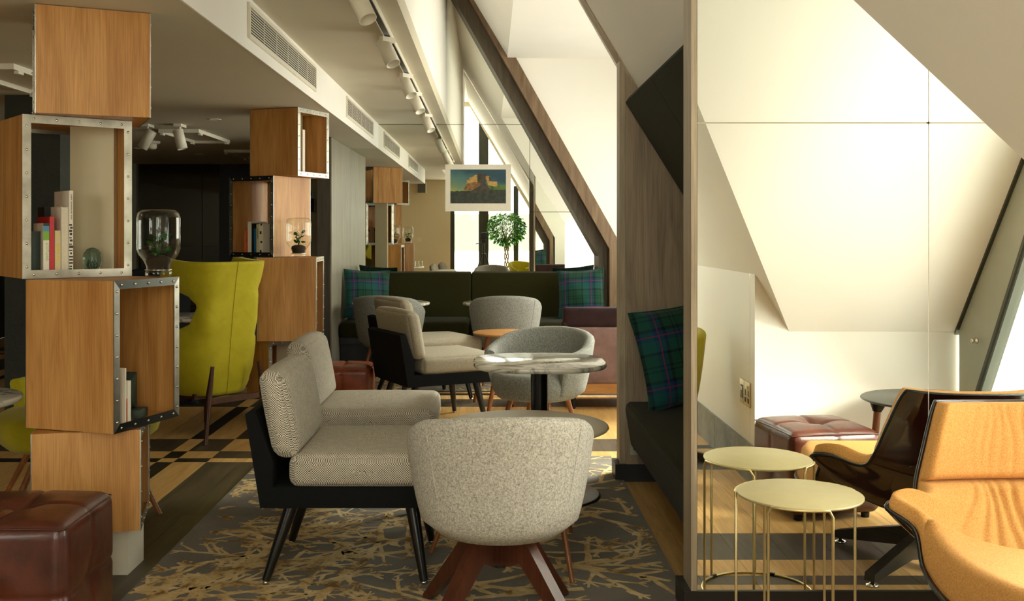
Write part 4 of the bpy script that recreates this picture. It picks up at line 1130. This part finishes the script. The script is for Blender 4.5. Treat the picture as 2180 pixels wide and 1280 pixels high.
# ------------------------------------------------------------------ castle print on the far mirror
q0, q1 = at(948, 450, YF-.03), at(1088, 350, YF-.03)
t = thing('castle_print', 'landscape print of a castle on a crag with wide pale border', 'picture', (0, YF-.0125, 0))
bx('border', 'paper_white', (q0.x, -.006, q0.z), (q1.x, -.0005, q1.z), t)
def castle():
    s = NT('castle_sky'); v = s.coords('Generated'); x, y, z = s.sep(v); nz = s.noise(v, 4, 4)
    f = s.math('MULTIPLY_ADD', nz, .3, s.math('MULTIPLY_ADD', z, .75, s.math('MULTIPLY', x, .35)))
    s.set(s.ramp(f, [(.38, srgb(160, 156, 74)), (.55, srgb(112, 134, 96)), (.78, srgb(72, 112, 108)), (1.15, srgb(26, 66, 80))]), .5)
    for nm, a, b, scl in (('castle_trees', srgb(24, 34, 26), srgb(56, 62, 48), 25), ('castle_rock', srgb(78, 56, 26), srgb(156, 112, 54), 30), ('castle_wall', srgb(150, 112, 56), srgb(196, 156, 88), 30), ('castle_shade', srgb(44, 40, 32), srgb(74, 66, 50), 25), ('castle_grass', srgb(40, 74, 26), srgb(96, 122, 42), 20)):
        s = NT(nm); s.set(s.ramp(s.noise(s.coords('Object'), scl, 5, .7), [(.35, a), (.65, b)]), .55)
castle()
def pp(u, v):                                              # picture coordinates 0..1 -> board
    m = .052; return (q0.x+m+(q1.x-q0.x-2*m)*u, q0.z+.082+(q1.z-q0.z-.082-m)*v)
def layer(nm, mat, pts, k): MB().prism([pp(*p) for p in pts], -.0063-.0004*k, -.006, 'y').build(nm, mat, t)
layer('print_sky', 'castle_sky', [(0, 0), (1, 0), (1, 1), (0, 1)], 0)
layer('print_trees', 'castle_trees', [(0, 0), (1, 0), (1, .42), (.85, .42), (.7, .4), (.45, .38), (.24, .36), (.2, .37), (.17, .35), (.12, .37), (.08, .35), (.0, .36)], 1)
layer('print_grass', 'castle_grass', [(.62, .40), (1, .40), (1, .56), (.85, .53), (.8, .5), (.66, .53)], 2)
layer('print_rock', 'castle_rock', [(.23, .37), (.27, .5), (.29, .56), (.33, .60), (.5, .68), (.58, .64), (.52, .5), (.44, .42), (.36, .38)], 3)
layer('print_crag', 'castle_shade', [(.34, .36), (.44, .42), (.52, .52), (.57, .62), (.60, .66), (.63, .60), (.68, .5), (.72, .40), (.7, .3), (.45, .3)], 4)
layer('print_castle', 'castle_wall', [(.29, .56), (.295, .69), (.335, .69), (.34, .75), (.42, .80), (.425, .83), (.48, .85), (.49, .83), (.49, .64), (.40, .62), (.33, .60)], 5)
layer('print_keep', 'castle_shade', [(.485, .62), (.485, .87), (.51, .89), (.52, .87), (.55, .88), (.56, .89), (.57, .87), (.64, .86), (.645, .80), (.63, .60), (.55, .58)], 6)
layer('print_bastion', 'castle_wall', [(.63, .78), (.66, .81), (.72, .80), (.72, .65), (.84, .64), (.845, .52), (.81, .495), (.68, .54)], 7)
layer('print_bastion_shade', 'castle_shade', [(.69, .80), (.72, .79), (.735, .72), (.73, .66), (.70, .66)], 8)

# ------------------------------------------------------------------ ficus, tripod, things beyond the window
t = thing('potted_ficus', 'potted ficus tree with braided trunk before the gable window', 'plant', (.36, -.52, 0))
MB().lathe([(0, 0), (.13, 0), (.17, .30), (.165, .31), (.15, .305), (.14, .27), (0, .27)], seg=30).build('pot', 'pot_grey', t)
MB().lathe([(0, .271), (.13, .271), (.1, .285), (0, .29)], seg=20).build('soil', 'soil', t)
for k in range(4):
    MB().tube([(.04*math.cos(k*PI/2+z*9), .04*math.sin(k*PI/2+z*9), .27+z) for z in (i*.03 for i in range(28))], .012, 8).build('trunk', 'bark', t)
rr = random.Random(8)
for nm, mat, n_ in (('foliage', 'leaf', 900), ('foliage', 'leaf_light', 380)):
    mb = MB()
    for k in range(n_):
        d = Vector((rr.gauss(0, 1), rr.gauss(0, 1), rr.gauss(0, 1))).normalized(); r_ = rr.uniform(.45, 1.0)**.6
        p = Vector((d.x*.40*r_, d.y*.30*r_, 1.38+d.z*.36*r_)); leaf_geo(mb, p, (d.x, d.y, d.z*.4-.5), rr.uniform(.05, .085), rr.uniform(.022, .038), rr)
    mb.build(nm, mat, t)['kind'] = 'stuff'
mb = MB()
for k in range(14):
    d = Vector((rr.gauss(0, 1), rr.gauss(0, 1), rr.uniform(-.2, 1))).normalized(); mb.tube([(0, 0, 1.08), (d.x*.15, d.y*.12, 1.25+d.z*.08), (d.x*.33, d.y*.25, 1.38+d.z*.25)], [.012, .007, .003], 6)
mb.build('branches', 'bark', t)
t = thing('camera_tripod', 'black tripod carrying a camera before the gable window', 'tripod', (-.12, -.17, 0))
for k in range(3):
    a = rad(90+120*k); MB().tube([(.03*math.cos(a), .03*math.sin(a), .86), (.20*math.cos(a), .20*math.sin(a), .40), (.34*math.cos(a), .34*math.sin(a), 0)], [.018, .015, .01], 10).build('leg', 'black_paint', t)
MB().tube([(0, 0, .80), (0, 0, 1.10)], .016, 12).build('column', 'black_paint', t)
MB().rbox((.09, .07, .07), .012, 2, TR(0, 0, 1.11)).build('head', 'black_paint', t)
MB().tube([(-.02, .0, 1.10), (-.16, -.04, 1.06)], .008, 8).build('handle', 'black_paint', t)
MB().rbox((.12, .07, .145), .015, 3, TR(0, -.01, 1.222)).build('camera_body', 'black_paint', t)
MB().tube([(0, .025, 1.222), (0, .085, 1.222)], .036, 18).build('lens', 'black_lacquer', t)
def townhouse(label, x0, x1, y, z1):
    t = thing('townhouse', label, 'building', ((x0+x1)/2, y, -9), 0, 'pale townhouses across the street'); W = (x1-x0)/2; Hh = z1+9
    bx('facade', 'outside_stone', (-W, -1, 0), (W, 0, Hh), t); MB().prism([(-W-.1, Hh), (W+.1, Hh), (W-.6, Hh+1.6), (-W+.6, Hh+1.6)], -1, .1, 'y').build('roof', 'pot_grey', t)
    nx = int((2*W)//1.7)
    for i in range(nx):
        for k in range(int(Hh//2.6)):
            xw = -W+(i+.5)*2*W/nx; zw = .7+k*2.6
            f = bx('window', 'outside_glass', (xw-.42, -.05, zw), (xw+.42, .03, zw+1.6), t); bx('sill', 'outside_stone', (xw-.55, .0, zw-.12), (xw+.55, .12, zw), f)
            bx('glazing_bar', 'outside_stone', (xw-.03, .03, zw), (xw+.03, .05, zw+1.6), f)
townhouse('pale stone townhouse across the street beyond the ficus', -4.0, 7.0, -24, .5)
townhouse('taller pale townhouse across the street beyond the rear window', -16, -4.4, -25, 1.5)
t = thing('construction_crane', 'orange crane jib above the townhouses outside the rear window', 'crane', (-7.2, -22, -9))
MB().tube([(0, 0, 0), (0, 0, 11.2)], .13, 6).build('mast', 'crane_orange', t)
MB().tube([(-1.5, 0, 10.6), (3.2, 0, 11.3)], .10, 6).build('jib', 'crane_orange', t)
MB().tube([(0, 0, 11.6), (1.8, 0, 11.1)], .04, 6).build('tie', 'crane_orange', t)
